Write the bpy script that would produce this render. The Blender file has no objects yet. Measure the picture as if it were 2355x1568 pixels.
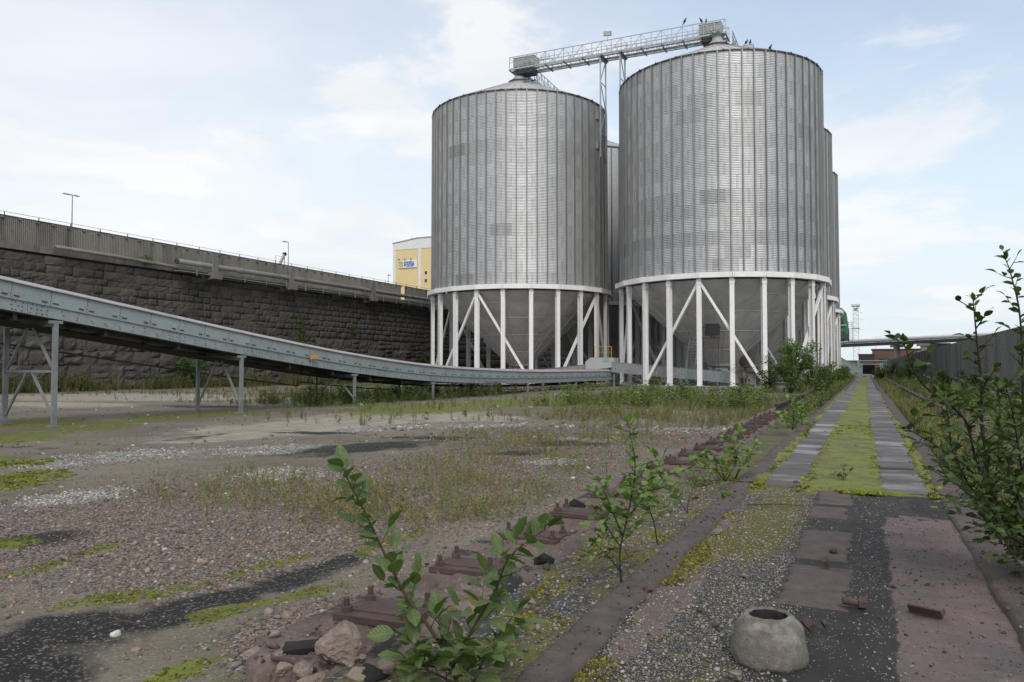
import bpy, math, random
import numpy as np
from mathutils import Vector, Matrix, Euler

# ------------------------------------------------------------------ camera
scene = bpy.context.scene
col = scene.collection
PX_F, YAW, PITCH, EYE = 1816.87, 0.4205, 0.0345, 1.75     # in units of a 2354 x 1568 frame
cam_d = bpy.data.cameras.new('camera')
cam_d.sensor_width = 36.0
cam_d.lens = 36.0 * PX_F / 2354.0
cam_d.clip_start = 0.05
cam_d.clip_end = 12000
cam = bpy.data.objects.new('camera', cam_d)
cam.location = (0, 0, EYE)
cam.rotation_euler = (math.pi / 2 + PITCH, 0, YAW)
col.objects.link(cam)
scene.camera = cam

# ------------------------------------------------------------------ light and sky
SUN_EL = math.radians(42)
SUN_AZ = YAW + math.radians(180 + 8)          # anticlockwise from +Y: behind the camera
sun_dir = Vector((-math.sin(SUN_AZ) * math.cos(SUN_EL), math.cos(SUN_AZ) * math.cos(SUN_EL), math.sin(SUN_EL)))
sun_d = bpy.data.lights.new('sun', 'SUN')
sun_d.energy = 1.35
sun_d.angle = math.radians(22)
sun_d.color = (1.0, 0.965, 0.92)
sun = bpy.data.objects.new('sun', sun_d)
sun.rotation_euler = sun_dir.to_track_quat('Z', 'Y').to_euler()
sun.location = (0, -20, 60)
col.objects.link(sun)

world = bpy.data.worlds.new('World')
scene.world = world
world.use_nodes = True
wn, wl = world.node_tree.nodes, world.node_tree.links
wn.clear()
w_out = wn.new('ShaderNodeOutputWorld')
w_bg = wn.new('ShaderNodeBackground')
w_bg.inputs['Strength'].default_value = 0.1
sky = wn.new('ShaderNodeTexSky')
sky.sky_type = 'NISHITA'
sky.sun_disc = False
sky.sun_elevation = SUN_EL
sky.sun_rotation = -SUN_AZ
sky.air_density = 1.0
sky.dust_density = 1.5
sky.ozone_density = 1.0
SKY_X, SKY_Y = 7.7, 15.2


def wmath(op, a, b=None, c=None, clamp=False):
    n = wn.new('ShaderNodeMath')
    n.operation = op
    n.use_clamp = clamp
    for i, v in enumerate((a, b, c)):
        if v is None:
            continue
        if isinstance(v, (int, float)):
            n.inputs[i].default_value = v
        else:
            wl.new(v, n.inputs[i])
    return n.outputs[0]


w_co = wn.new('ShaderNodeTexCoord')
w_sep = wn.new('ShaderNodeSeparateXYZ')
wl.new(w_co.outputs['Generated'], w_sep.inputs[0])
dx, dy, dz = w_sep.outputs
zz = wmath('ADD', wmath('MAXIMUM', dz, 0.0), 0.16)      # a cloud layer seen from below, closing up towards the horizon
px, py = wmath('DIVIDE', dx, zz), wmath('DIVIDE', dy, zz)
w_vec = wn.new('ShaderNodeCombineXYZ')
wl.new(px, w_vec.inputs[0]); wl.new(py, w_vec.inputs[1])


def wnoise(scale, detail, rough, off, dist=0.0):
    m = wn.new('ShaderNodeMapping')
    m.inputs['Location'].default_value = off
    wl.new(w_vec.outputs[0], m.inputs[0])
    n = wn.new('ShaderNodeTexNoise')
    n.inputs['Scale'].default_value = scale
    n.inputs['Detail'].default_value = detail
    n.inputs['Roughness'].default_value = rough
    n.inputs['Distortion'].default_value = dist
    wl.new(m.outputs[0], n.inputs['Vector'])
    return n.outputs['Fac']


def wramp(fac, lo, hi):
    n = wn.new('ShaderNodeMapRange')
    n.interpolation_type = 'SMOOTHSTEP'
    n.inputs['From Min'].default_value = lo
    n.inputs['From Max'].default_value = hi
    wl.new(fac, n.inputs['Value'])
    return n.outputs[0]


# thin veil, denser towards the west (left), plus soft broken cumulus
west = wramp(dx, 0.15, -0.80)
veil = wmath('ADD', wmath('MULTIPLY', wnoise(0.8, 7, 0.62, (3.1, 7.7, 0), 0.5), 0.58), wmath('MULTIPLY', west, 0.55))
puff = wramp(wnoise(1.5, 9, 0.58, (SKY_X, SKY_Y, 0), 0.3), 0.51, 0.63)
cloud = wmath('ADD', wmath('MULTIPLY', veil, 0.92), wmath('MULTIPLY', puff, 0.52), None, True)
haze_h = wramp(dz, 0.48, 0.04)
w_shade = wn.new('ShaderNodeMix'); w_shade.data_type = 'RGBA'
w_shade.inputs['A'].default_value = (8.5, 8.55, 8.6, 1)
w_shade.inputs['B'].default_value = (7.3, 7.65, 8.0, 1)
wl.new(wramp(wnoise(1.3, 6, 0.55, (1.3, 4.4, 9), 0.4), 0.40, 0.68), w_shade.inputs['Factor'])
w_mix = wn.new('ShaderNodeMix'); w_mix.data_type = 'RGBA'
wl.new(cloud, w_mix.inputs['Factor'])
w_hz = wn.new('ShaderNodeMix'); w_hz.data_type = 'RGBA'
w_hz.inputs['B'].default_value = (6.4, 7.4, 8.1, 1)
wl.new(wmath('MULTIPLY', haze_h, 0.9), w_hz.inputs['Factor'])
w_boost = wn.new('ShaderNodeMix'); w_boost.data_type = 'RGBA'; w_boost.blend_type = 'MULTIPLY'
w_boost.inputs['Factor'].default_value = 1.0
w_boost.inputs['B'].default_value = (1.9, 1.85, 1.74, 1)
wl.new(sky.outputs[0], w_boost.inputs['A'])
wl.new(w_boost.outputs['Result'], w_hz.inputs['A'])
wl.new(w_hz.outputs['Result'], w_mix.inputs['A'])
wl.new(w_shade.outputs['Result'], w_mix.inputs['B'])
wl.new(w_mix.outputs['Result'], w_bg.inputs['Color'])
wl.new(w_bg.outputs[0], w_out.inputs[0])

scene.view_settings.view_transform = 'Standard'
scene.view_settings.look = 'None'
scene.view_settings.exposure = 0.22
scene.view_settings.gamma = 1.0
scene.render.engine = 'CYCLES'
scene.cycles.max_bounces = 6
scene.cycles.diffuse_bounces = 3
scene.cycles.glossy_bounces = 3
scene.cycles.transmission_bounces = 3
scene.cycles.transparent_max_bounces = 6
scene.cycles.caustics_reflective = False
scene.cycles.caustics_refractive = False

# ------------------------------------------------------------------ helpers
rng = np.random.default_rng(7)
rnd = random.Random(11)


def at(u, v, depth):
    """point seen at frame position (u, v), `depth` metres in front of the camera"""
    f = Vector((-math.sin(YAW) * math.cos(PITCH), math.cos(YAW) * math.cos(PITCH), math.sin(PITCH)))
    r = Vector((math.cos(YAW), math.sin(YAW), 0))
    up = r.cross(f)
    return Vector((0, 0, EYE)) + f * depth + r * ((u - 1177) / PX_F * depth) + up * ((784 - v) / PX_F * depth)


def tag(o, label=None, cat=None, group=None, kind=None):
    if label: o['label'] = label
    if cat: o['category'] = cat
    if group: o['group'] = group
    if kind: o['kind'] = kind
    return o


def empty(name, loc=(0, 0, 0), rz=0.0, label=None, cat=None, group=None):
    o = bpy.data.objects.new(name, None)
    o.location = loc
    o.rotation_euler = (0, 0, rz)
    o.empty_display_size = 0.2
    col.objects.link(o)
    return tag(o, label, cat, group)


def link(name, me, parent=None, loc=None, rot=None, scl=None):
    o = bpy.data.objects.new(name, me)
    if parent is not None:
        o.parent = parent
    if loc is not None: o.location = loc
    if rot is not None: o.rotation_euler = rot
    if scl is not None: o.scale = scl
    col.objects.link(o)
    return o


class MB:
    """collects shapes into one mesh"""
    def __init__(self):
        self.v, self.f, self.m = [], [], []

    def add(self, vs, fs, mi=0):
        b = len(self.v)
        self.v.extend([tuple(p) for p in vs])
        for f in fs:
            self.f.append([b + i for i in f]); self.m.append(mi)
        return self

    def box(self, c, s, rot=None, mi=0, taper=1.0):
        x, y, z = s[0] / 2, s[1] / 2, s[2] / 2
        vs = [Vector((sx * x * (taper if sz > 0 else 1), sy * y * (taper if sz > 0 else 1), sz * z)) for sz in (-1, 1) for sy in (-1, 1) for sx in (-1, 1)]
        if rot is not None:
            R = rot if isinstance(rot, Matrix) else Euler(rot).to_matrix()
            vs = [R @ p for p in vs]
        c = Vector(c)
        return self.add([p + c for p in vs], [(0, 2, 3, 1), (4, 5, 7, 6), (0, 1, 5, 4), (2, 6, 7, 3), (0, 4, 6, 2), (1, 3, 7, 5)], mi)

    def bar(self, a, b, w, h=None, mi=0, up=(0, 0, 1)):
        """rectangular bar from a to b"""
        a, b = Vector(a), Vector(b)
        h = h or w
        d = (b - a); L = d.length; d.normalize()
        up = Vector(up)
        if abs(d.dot(up)) > 0.98: up = Vector((0, 1, 0))
        s = d.cross(up).normalized(); t = s.cross(d)
        R = Matrix((s, d, t)).transposed()
        return self.box((a + b) / 2, (w, L, h), R, mi)

    def tube(self, pts, r, n=8, mi=0, cap=True):
        pts = [Vector(p) for p in pts]
        rs = r if isinstance(r, (list, tuple)) else [r] * len(pts)
        b0 = len(self.v); prev = None
        for i, p in enumerate(pts):
            d = (pts[min(i + 1, len(pts) - 1)] - pts[max(i - 1, 0)])
            if d.length < 1e-9: d = Vector((0, 0, 1))
            d.normalize()
            if prev is None:
                s = d.orthogonal().normalized()
            else:
                s = (prev - d * prev.dot(d)).normalized()
            prev = s
            t = d.cross(s)
            for k in range(n):
                a = 2 * math.pi * k / n
                self.v.append(tuple(p + (s * math.cos(a) + t * math.sin(a)) * rs[i]))
        for i in range(len(pts) - 1):
            for k in range(n):
                q = (k + 1) % n
                self.f.append([b0 + i * n + k, b0 + i * n + q, b0 + (i + 1) * n + q, b0 + (i + 1) * n + k]); self.m.append(mi)
        if cap:
            self.f.append([b0 + k for k in range(n)][::-1]); self.m.append(mi)
            self.f.append([b0 + (len(pts) - 1) * n + k for k in range(n)]); self.m.append(mi)
        return self

    def lathe(self, prof, n=24, c=(0, 0, 0), mi=0, closed=False, jit=None):
        b0 = len(self.v); k = len(prof)
        for i in range(n):
            a = 2 * math.pi * i / n
            for j, (r, z) in enumerate(prof):
                dr = jit(i, j) if jit else 0
                self.v.append((c[0] + (r + dr) * math.cos(a), c[1] + (r + dr) * math.sin(a), c[2] + z))
        for i in range(n):
            q = (i + 1) % n
            for j in range(k - 1 if not closed else k):
                j2 = (j + 1) % k
                self.f.append([b0 + i * k + j, b0 + q * k + j, b0 + q * k + j2, b0 + i * k + j2]); self.m.append(mi)
        return self

    def prism(self, poly, depth, axis='y', c=(0, 0, 0), mi=0):
        """poly in (x, z) pushed along y by depth (axis y), or (y, z) along x (axis x), or (x, y) along z"""
        n = len(poly); vs = []
        for d in (0, depth):
            for a, b in poly:
                p = {'y': (a, d, b), 'x': (d, a, b), 'z': (a, b, d)}[axis]
                vs.append((p[0] + c[0], p[1] + c[1], p[2] + c[2]))
        fs = [list(range(n)), list(range(n, 2 * n))[::-1]] + [(i, i + n, (i + 1) % n + n, (i + 1) % n) for i in range(n)]
        return self.add(vs, fs, mi)

    def mesh(self, name, mats, smooth=False, fix=True):
        me = bpy.data.meshes.new(name)
        me.from_pydata(self.v, [], self.f)
        for m in (mats if isinstance(mats, (list, tuple)) else [mats]):
            me.materials.append(m)
        me.polygons.foreach_set('material_index', self.m)
        if smooth: me.polygons.foreach_set('use_smooth', [True] * len(self.f))
        if fix:
            import bmesh
            bm = bmesh.new(); bm.from_mesh(me)
            bmesh.ops.recalc_face_normals(bm, faces=bm.faces)
            bm.to_mesh(me); bm.free()
        me.update()
        return me

    def build(self, name, mats, parent=None, loc=None, rot=None, smooth=False, scl=None):
        return link(name, self.mesh(name, mats, smooth), parent, loc, rot, scl)


def np_mesh(name, V, F, mats, smooth=False, tint=None, attrs=None):
    """mesh from arrays; F all tris or all quads"""
    V = np.asarray(V, np.float32).reshape(-1, 3); F = np.asarray(F, np.int32)
    k = F.shape[1]; n = len(F)
    me = bpy.data.meshes.new(name)
    me.vertices.add(len(V)); me.vertices.foreach_set('co', V.ravel())
    me.loops.add(n * k); me.loops.foreach_set('vertex_index', F.ravel())
    me.polygons.add(n)
    me.polygons.foreach_set('loop_start', np.arange(0, n * k, k, dtype=np.int32))
    me.polygons.foreach_set('loop_total', np.full(n, k, np.int32))
    for m in (mats if isinstance(mats, (list, tuple)) else [mats]): me.materials.append(m)
    if smooth: me.polygons.foreach_set('use_smooth', np.ones(n, bool))
    if tint is not None:
        a = me.attributes.new('tint', 'FLOAT_COLOR', 'POINT')
        c = np.ones((len(V), 4), np.float32); c[:, :3] = tint
        a.data.foreach_set('color', c.ravel())
    for nm, val in (attrs or {}).items():
        a = me.attributes.new(nm, 'FLOAT', 'POINT')
        a.data.foreach_set('value', np.asarray(val, np.float32))
    me.update(calc_edges=True)
    me.validate()
    return me


def eul(ax, ay, az):
    """stack of rotation matrices Rz Ry Rx"""
    ca, sa, cb, sb, cc, sc = np.cos(ax), np.sin(ax), np.cos(ay), np.sin(ay), np.cos(az), np.sin(az)
    R = np.empty((len(ax), 3, 3))
    R[:, 0, 0] = cc * cb; R[:, 0, 1] = cc * sb * sa - sc * ca; R[:, 0, 2] = cc * sb * ca + sc * sa
    R[:, 1, 0] = sc * cb; R[:, 1, 1] = sc * sb * sa + cc * ca; R[:, 1, 2] = sc * sb * ca - cc * sa
    R[:, 2, 0] = -sb; R[:, 2, 1] = cb * sa; R[:, 2, 2] = cb * ca
    return R


def frames(d, roll):
    """rotation stacks whose +Y follows d, rolled about it"""
    d = d / np.maximum(np.linalg.norm(d, axis=1, keepdims=True), 1e-9)
    up = np.tile([0, 0, 1.0], (len(d), 1)); up[np.abs(d[:, 2]) > .97] = (1, 0, 0)
    s = np.cross(d, up); s /= np.linalg.norm(s, axis=1, keepdims=True)
    t = np.cross(s, d)
    c, q = np.cos(roll)[:, None], np.sin(roll)[:, None]
    s2, t2 = s * c + t * q, t * c - s * q
    return np.stack([s2, d, t2], axis=2)


def stamp(tv, tf, pos, R, S):
    """copies of a template merged to arrays"""
    n, k = len(pos), len(tv)
    S = np.asarray(S, float)
    if S.ndim == 1: S = np.repeat(S[:, None], 3, 1)
    V = np.einsum('nij,nkj->nki', R, tv[None] * S[:, None, :]) + pos[:, None, :]
    F = tf[None] + (np.arange(n) * k)[:, None, None]
    return V.reshape(-1, 3), F.reshape(-1, tf.shape[1])


def cat(parts):
    Vs, Fs, Ts, b = [], [], [], 0
    for V, F, T in parts:
        Vs.append(V); Fs.append(F + b); Ts.append(T); b += len(V)
    return np.concatenate(Vs), np.concatenate(Fs), np.concatenate(Ts)


def hash2(ix, iy, seed):
    h = (ix * 374761393 + iy * 668265263 + seed * 974634777) & 0xffffffff
    h = ((h ^ (h >> 13)) * 1274126177) & 0xffffffff
    return ((h ^ (h >> 16)) & 0xffff) / 65535.0


def vnoise(x, y, seed=0):
    x, y = np.asarray(x, float), np.asarray(y, float)
    ix, iy = np.floor(x).astype(np.int64), np.floor(y).astype(np.int64)
    fx, fy = x - ix, y - iy
    fx, fy = fx * fx * (3 - 2 * fx), fy * fy * (3 - 2 * fy)
    a, b = hash2(ix, iy, seed), hash2(ix + 1, iy, seed)
    c, d = hash2(ix, iy + 1, seed), hash2(ix + 1, iy + 1, seed)
    return (a * (1 - fx) + b * fx) * (1 - fy) + (c * (1 - fx) + d * fx) * fy


def fbm(x, y, seed=0, oct=4):
    s, a, t = 0, .5, 0
    for o in range(oct):
        s = s + a * vnoise(x * 2 ** o, y * 2 ** o, seed + o * 17); t += a; a *= .5
    return s / t


def sstep(x, a, b):
    t = np.clip((x - a) / (b - a), 0, 1)
    return t * t * (3 - 2 * t)


# ------------------------------------------------------------------ materials
def nmat(name):
    m = bpy.data.materials.new(name)
    m.use_nodes = True
    nt = m.node_tree
    b = nt.nodes['Principled BSDF']
    return m, nt, b


class NT:
    """thin wrapper for node wiring"""
    def __init__(self, nt): self.nt, self.n, self.l = nt, nt.nodes, nt.links

    def pos(self): return self.n.new('ShaderNodeNewGeometry').outputs['Position']

    def noise(self, vec, scale, detail=4, rough=.55, dist=0, out='Fac', stretch=None):
        if stretch:
            mp = self.n.new('ShaderNodeMapping'); mp.inputs['Scale'].default_value = stretch
            self.l.new(vec, mp.inputs[0]); vec = mp.outputs[0]
        t = self.n.new('ShaderNodeTexNoise')
        t.inputs['Scale'].default_value = scale; t.inputs['Detail'].default_value = detail
        t.inputs['Roughness'].default_value = rough; t.inputs['Distortion'].default_value = dist
        self.l.new(vec, t.inputs['Vector'])
        return t.outputs[out]

    def voro(self, vec, scale, feature='F1', out='Distance'):
        t = self.n.new('ShaderNodeTexVoronoi'); t.feature = feature
        t.inputs['Scale'].default_value = scale
        self.l.new(vec, t.inputs['Vector'])
        return t.outputs[out]

    def ramp(self, fac, lo, hi, to0=0.0, to1=1.0):
        t = self.n.new('ShaderNodeMapRange')
        t.inputs['From Min'].default_value = lo; t.inputs['From Max'].default_value = hi
        t.inputs['To Min'].default_value = to0; t.inputs['To Max'].default_value = to1
        self.l.new(fac, t.inputs['Value'])
        return t.outputs[0]

    def math(self, op, a, b=0.0, clamp=False):
        t = self.n.new('ShaderNodeMath'); t.operation = op; t.use_clamp = clamp
        for i, v in enumerate((a, b)):
            if isinstance(v, (int, float)): t.inputs[i].default_value = v
            else: self.l.new(v, t.inputs[i])
        return t.outputs[0]

    def mix(self, fac, a, b, blend='MIX'):
        t = self.n.new('ShaderNodeMix'); t.data_type = 'RGBA'; t.blend_type = blend
        if isinstance(fac, (int, float)): t.inputs['Factor'].default_value = fac
        else: self.l.new(fac, t.inputs['Factor'])
        for k, v in (('A', a), ('B', b)):
            if isinstance(v, (tuple, list)): t.inputs[k].default_value = (*v[:3], 1)
            else: self.l.new(v, t.inputs[k])
        return t.outputs['Result']

    def attr(self, name, out='Fac'):
        t = self.n.new('ShaderNodeAttribute'); t.attribute_name = name
        return t.outputs[out]

    def rand(self): return self.n.new('ShaderNodeObjectInfo').outputs['Random']

    def scale_col(self, c, f):
        t = self.n.new('ShaderNodeVectorMath'); t.operation = 'SCALE'
        if isinstance(c, (tuple, list)): t.inputs[0].default_value = c[:3]
        else: self.l.new(c, t.inputs[0])
        if isinstance(f, (int, float)): t.inputs['Scale'].default_value = f
        else: self.l.new(f, t.inputs['Scale'])
        return t.outputs[0]

    def bump(self, h, strength, dist, bsdf, prev=None):
        t = self.n.new('ShaderNodeBump')
        t.inputs['Strength'].default_value = strength; t.inputs['Distance'].default_value = dist
        self.l.new(h, t.inputs['Height'])
        if prev is not None: self.l.new(prev, t.inputs['Normal'])
        if bsdf is not None: self.l.new(t.outputs[0], bsdf.inputs['Normal'])
        return t.outputs[0]


def surf(name, c1, c2, scale=2.0, rough=.85, metal=0.0, bump=.3, bscale=30.0, bdist=.01, rand=0.0, dirt=None, dscale=.8, damt=.5, stretch=None, spec=.4, rvar=.0, hue=None):
    """two-tone weathered surface in world space, optional dirt tone and per-object brightness"""
    m, nt, b = nmat(name)
    k = NT(nt); p = k.pos()
    c = k.mix(k.ramp(k.noise(p, scale, 6, .6, .2, stretch=stretch), .3, .7), c1, c2)
    c = k.mix(k.ramp(k.noise(p, scale * 9, 3, .6), .45, .75, 0, .35), c, tuple(x * .6 for x in c2))
    if dirt:
        c = k.mix(k.ramp(k.noise(p, dscale, 7, .62, .3, stretch=stretch), .5, .68, 0, damt), c, dirt)
    if hue:
        c = k.mix(k.rand(), c, k.mix(1.0, c, hue, 'MULTIPLY'))
    if rand:
        c = k.scale_col(c, k.ramp(k.rand(), 0, 1, 1 - rand, 1 + rand))
    nt.links.new(c, b.inputs['Base Color'])
    r = k.ramp(k.noise(p, scale * 4, 4), .3, .7, max(.05, rough - .08 - rvar), min(1, rough + .08 + rvar))
    nt.links.new(r, b.inputs['Roughness'])
    b.inputs['Metallic'].default_value = metal
    b.inputs['Specular IOR Level'].default_value = spec
    if bump: k.bump(k.noise(p, bscale, 5, .6), bump, bdist, b)
    return m


M = {}
M['white_paint'] = surf('white_paint', (.80, .80, .79), (.74, .74, .72), .9, .5, bump=.05, dirt=(.45, .42, .38), dscale=.7, damt=.3, stretch=(1, 1, .25))
M['grey_paint'] = surf('grey_paint', (.40, .41, .40), (.33, .34, .33), .7, .6, bump=.08, dirt=(.20, .19, .17), dscale=.6, damt=.45)
M['hopper_paint'] = surf('hopper_paint', (.66, .66, .63), (.58, .58, .555), .8, .6, bump=.06, dirt=(.36, .35, .32), dscale=.5, damt=.5, rand=.07)
M['dark_metal'] = surf('dark_metal', (.09, .09, .09), (.06, .06, .06), 2, .6, metal=.4)
M['galv'] = surf('galvanised_steel', (.40, .44, .45), (.33, .36, .37), 3, .45, metal=.55, bump=.04, dirt=(.22, .21, .2), dscale=1.2, damt=.35)
M['galv_dull'] = surf('dull_galvanised_steel', (.27, .295, .30), (.205, .222, .226), 4, .6, metal=.3, bump=.05, dirt=(.16, .13, .11), dscale=1.5, damt=.5)
M['galv_light'] = surf('bright_galvanised_steel', (.60, .62, .63), (.52, .54, .55), 3, .5, metal=.35, bump=.03, dirt=(.34, .33, .32), dscale=1.2, damt=.3)
M['conv_panel'] = surf('conveyor_cover_paint', (.285, .33, .325), (.25, .292, .288), 1.2, .5, metal=.1, bump=.04, rand=.08, dirt=(.20, .21, .19), dscale=1.3, damt=.35)
M['conv_girder'] = surf('conveyor_girder_galvanised', (.33, .375, .375), (.27, .31, .312), 6, .5, metal=.35, bump=.04, dirt=(.17, .18, .17), dscale=2, damt=.4)
M['conv_roof'] = surf('conveyor_roof_sheet', (.40, .36, .355), (.33, .30, .295), .9, .55, metal=.1, bump=.04, dirt=(.22, .17, .15), dscale=.9, damt=.4)
M['rust'] = surf('rusty_steel', (.09, .057, .049), (.06, .041, .037), 14, .8, metal=.1, bump=.35, bscale=90, bdist=.004, dirt=(.14, .09, .072), dscale=9, damt=.5)
M['rust_rail'] = surf('rusted_rail', (.075, .045, .036), (.05, .034, .03), 9, .7, metal=.25, bump=.2, bscale=60, bdist=.004)
M['rebar'] = M['rust']
M['concrete'] = surf('concrete', (.26, .245, .22), (.20, .19, .17), 1.6, .9, bump=.35, bscale=35, bdist=.01, dirt=(.12, .11, .10), dscale=1.1, damt=.6)
M['concrete_wall'] = surf('board_marked_concrete', (.20, .20, .192), (.145, .145, .138), .9, .92, bump=.3, bscale=20, bdist=.015, dirt=(.065, .065, .06), dscale=.9, damt=.7, stretch=(1, 1, .16))
M['corbel'] = surf('stained_concrete', (.20, .185, .16), (.13, .12, .105), 1.6, .9, bump=.5, bscale=12, bdist=.03, dirt=(.05, .045, .04), dscale=1.1, damt=.7, stretch=(1, 1, .4))
M['pinkcrete'] = surf('reddish_concrete', (.128, .096, .084), (.07, .057, .052), 5.5, .9, bump=.8, bscale=38, bdist=.014, dirt=(.066, .060, .057), dscale=2.6, damt=.85)
M['slab'] = surf('grey_paving_slab', (.125, .115, .108), (.07, .064, .06), 1.1, .75, bump=.3, bscale=40, bdist=.006, dirt=(.33, .325, .315), dscale=.9, damt=.8, rand=.2, stretch=(.6, 1.5, 1))
M['soil_shade_black'] = surf('black_soil_and_shade', (.022, .021, .020), (.014, .0135, .013), 6, .95, bump=.6, bscale=45, bdist=.012)
M['rubble'] = surf('broken_concrete', (.30, .235, .19), (.20, .16, .13), 11, .95, bump=.9, bscale=45, bdist=.02, dirt=(.09, .075, .065), dscale=5, damt=.6)
M['potcrete'] = surf('aggregate_concrete', (.20, .18, .15), (.12, .108, .09), 20, .95, bump=.9, bscale=70, bdist=.012, dirt=(.36, .35, .32), dscale=9, damt=.6)
M['stone'] = surf('granite_block', (.096, .087, .077), (.064, .058, .052), 1.3, .92, bump=.9, bscale=4.5, bdist=.07, rand=.2, dirt=(.042, .040, .038), dscale=.3, damt=.7, hue=(1.03, .99, .93))
M['mortar'] = surf('mortar_joint', (.06, .053, .047), (.045, .04, .036), 2, .95, bump=.4, bscale=9, bdist=.04)
M['fence'] = surf('weathered_fibre_cement', (.27, .258, .225), (.20, .19, .167), .7, .9, bump=.1, dirt=(.085, .08, .07), dscale=.55, damt=.6, rand=.1, stretch=(1, 1, .25))
M['pipe'] = surf('dull_pipe', (.235, .235, .215), (.165, .165, .152), 1.2, .65, metal=.1, bump=.1, dirt=(.08, .072, .064), dscale=.8, damt=.5)
M['yellow_wall'] = surf('yellow_render', (.70, .57, .30), (.66, .53, .27), .3, .8, bump=.03)
M['trim_white'] = surf('white_cladding', (.72, .72, .71), (.66, .66, .65), .4, .6, bump=.02)
M['sign_white'] = surf('sign_board', (.76, .77, .78), (.74, .75, .76), .5, .5, bump=0)
M['sign_blue'] = surf('sign_blue', (.04, .12, .42), (.035, .10, .38), .5, .5, bump=0)
M['sign_green'] = surf('sign_olive', (.30, .38, .10), (.28, .36, .09), .5, .5, bump=0)
M['sign_sand'] = surf('sign_sand', (.62, .52, .22), (.6, .5, .2), .5, .5, bump=0)
M['window_dark'] = surf('dark_pane', (.03, .035, .04), (.025, .03, .03), 1, .15, bump=0)
M['brick_far'] = surf('brown_brick_facade', (.16, .085, .065), (.12, .065, .05), .8, .9, bump=.1)
M['brick_dark'] = surf('dark_facade', (.05, .042, .042), (.04, .033, .033), .8, .9, bump=.1)
M['teal'] = surf('pale_green_cladding', (.21, .30, .28), (.17, .25, .235), .6, .7, bump=.05, dirt=(.10, .13, .12), dscale=.4, damt=.4)
M['crane_green'] = surf('crane_green_paint', (.06, .20, .125), (.05, .15, .10), .9, .5, bump=.05, dirt=(.06, .06, .05), dscale=.8, damt=.6)
M['shed'] = surf('backdrop_dark_green', (.028, .036, .034), (.02, .026, .025), .8, .8, bump=.1)  # tone of the dark backdrop added behind the silos
M['beige'] = surf('beige_plaster', (.38, .28, .17), (.33, .25, .15), .8, .8, bump=.1)
M['yellow_box'] = surf('yellow_plastic', (.55, .33, .05), (.45, .27, .05), 8, .5, bump=.05, dirt=(.25, .17, .08), dscale=12, damt=.5)
M['bird'] = surf('dark_feathers', (.03, .03, .035), (.02, .02, .022), 20, .7, bump=0)
M['lamp_glass'] = surf('lamp_glass', (.55, .57, .55), (.5, .52, .5), 6, .15, bump=0)
M['white_stone'] = surf('white_limestone', (.62, .60, .54), (.5, .48, .43), 12, .85, bump=.5, bscale=40, bdist=.01)
M['pave'] = surf('reddish_asphalt', (.19, .155, .145), (.16, .13, .125), .8, .9, bump=.3, bscale=60, bdist=.01, dirt=(.11, .095, .085), dscale=.5, damt=.5)


def sheet_material():
    """galvanised corrugated sheet, each sheet of its own grey"""
    m, nt, b = nmat('galvanised_silo_sheet')
    k = NT(nt); p = k.pos()
    spang = k.noise(p, 3.0, 5, .6, stretch=(1, 1, .35))
    c = k.mix(k.ramp(spang, .3, .7), (.56, .57, .567), (.485, .493, .492))
    c = k.mix(k.ramp(k.noise(p, .55, 5, .65, .4, stretch=(1, 1, .18)), .52, .74, 0, .45), c, (.36, .34, .325))
    oi = nt.nodes.new('ShaderNodeObjectInfo')
    c = k.mix(1.0, c, oi.outputs['Color'], 'MULTIPLY')
    nt.links.new(c, b.inputs['Base Color'])
    b.inputs['Metallic'].default_value = .58
    nt.links.new(k.ramp(k.noise(p, 1.4, 4), .3, .7, .42, .56), b.inputs['Roughness'])
    return m


M['sheet'] = sheet_material()
M['seam'] = surf('sheet_seam', (.26, .26, .26), (.2, .2, .2), 3, .5, metal=.6, bump=0)
M['stiff'] = surf('silo_stiffener', (.30, .305, .30), (.22, .225, .22), 1.5, .45, metal=.55, bump=0, dirt=(.2, .18, .16), dscale=.6, damt=.4, stretch=(1, 1, .2))
M['roof'] = surf('silo_roof_sheet', (.56, .55, .53), (.48, .465, .45), .6, .5, metal=.35, bump=.02, dirt=(.34, .30, .27), dscale=.4, damt=.4, rand=.05)


def tint_mat(name, rough=.9, trans=0.0, bump=0.0, bscale=60, var=.25):
    """colour from the mesh's tint attribute with a little noise; optional leaf translucency"""
    m, nt, b = nmat(name)
    k = NT(nt); p = k.pos()
    c = k.attr('tint', 'Color')
    c = k.scale_col(c, k.ramp(k.noise(p, bscale * .7, 4), .3, .7, 1 - var, 1 + var))
    nt.links.new(c, b.inputs['Base Color'])
    b.inputs['Roughness'].default_value = rough
    b.inputs['Specular IOR Level'].default_value = .3
    if bump: k.bump(k.noise(p, bscale, 3), bump, .006, b)
    if trans:
        t = nt.nodes.new('ShaderNodeBsdfTranslucent')
        nt.links.new(k.mix(1.0, c, (1.1, 1.25, .5), 'MULTIPLY'), t.inputs['Color'])
        mx = nt.nodes.new('ShaderNodeMixShader'); mx.inputs[0].default_value = trans
        nt.links.new(b.outputs[0], mx.inputs[1]); nt.links.new(t.outputs[0], mx.inputs[2])
        nt.links.new(mx.outputs[0], nt.nodes['Material Output'].inputs[0])
    return m


M['pebble'] = tint_mat('gravel_stone', .9, bump=.4, bscale=70)
M['foliage'] = tint_mat('foliage', .55, trans=.32)
M['moss_bit'] = tint_mat('moss_tuft', 1.0, bump=.8, bscale=180, var=.4)
M['grass'] = tint_mat('grass_blade', .7, trans=.25)


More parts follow.
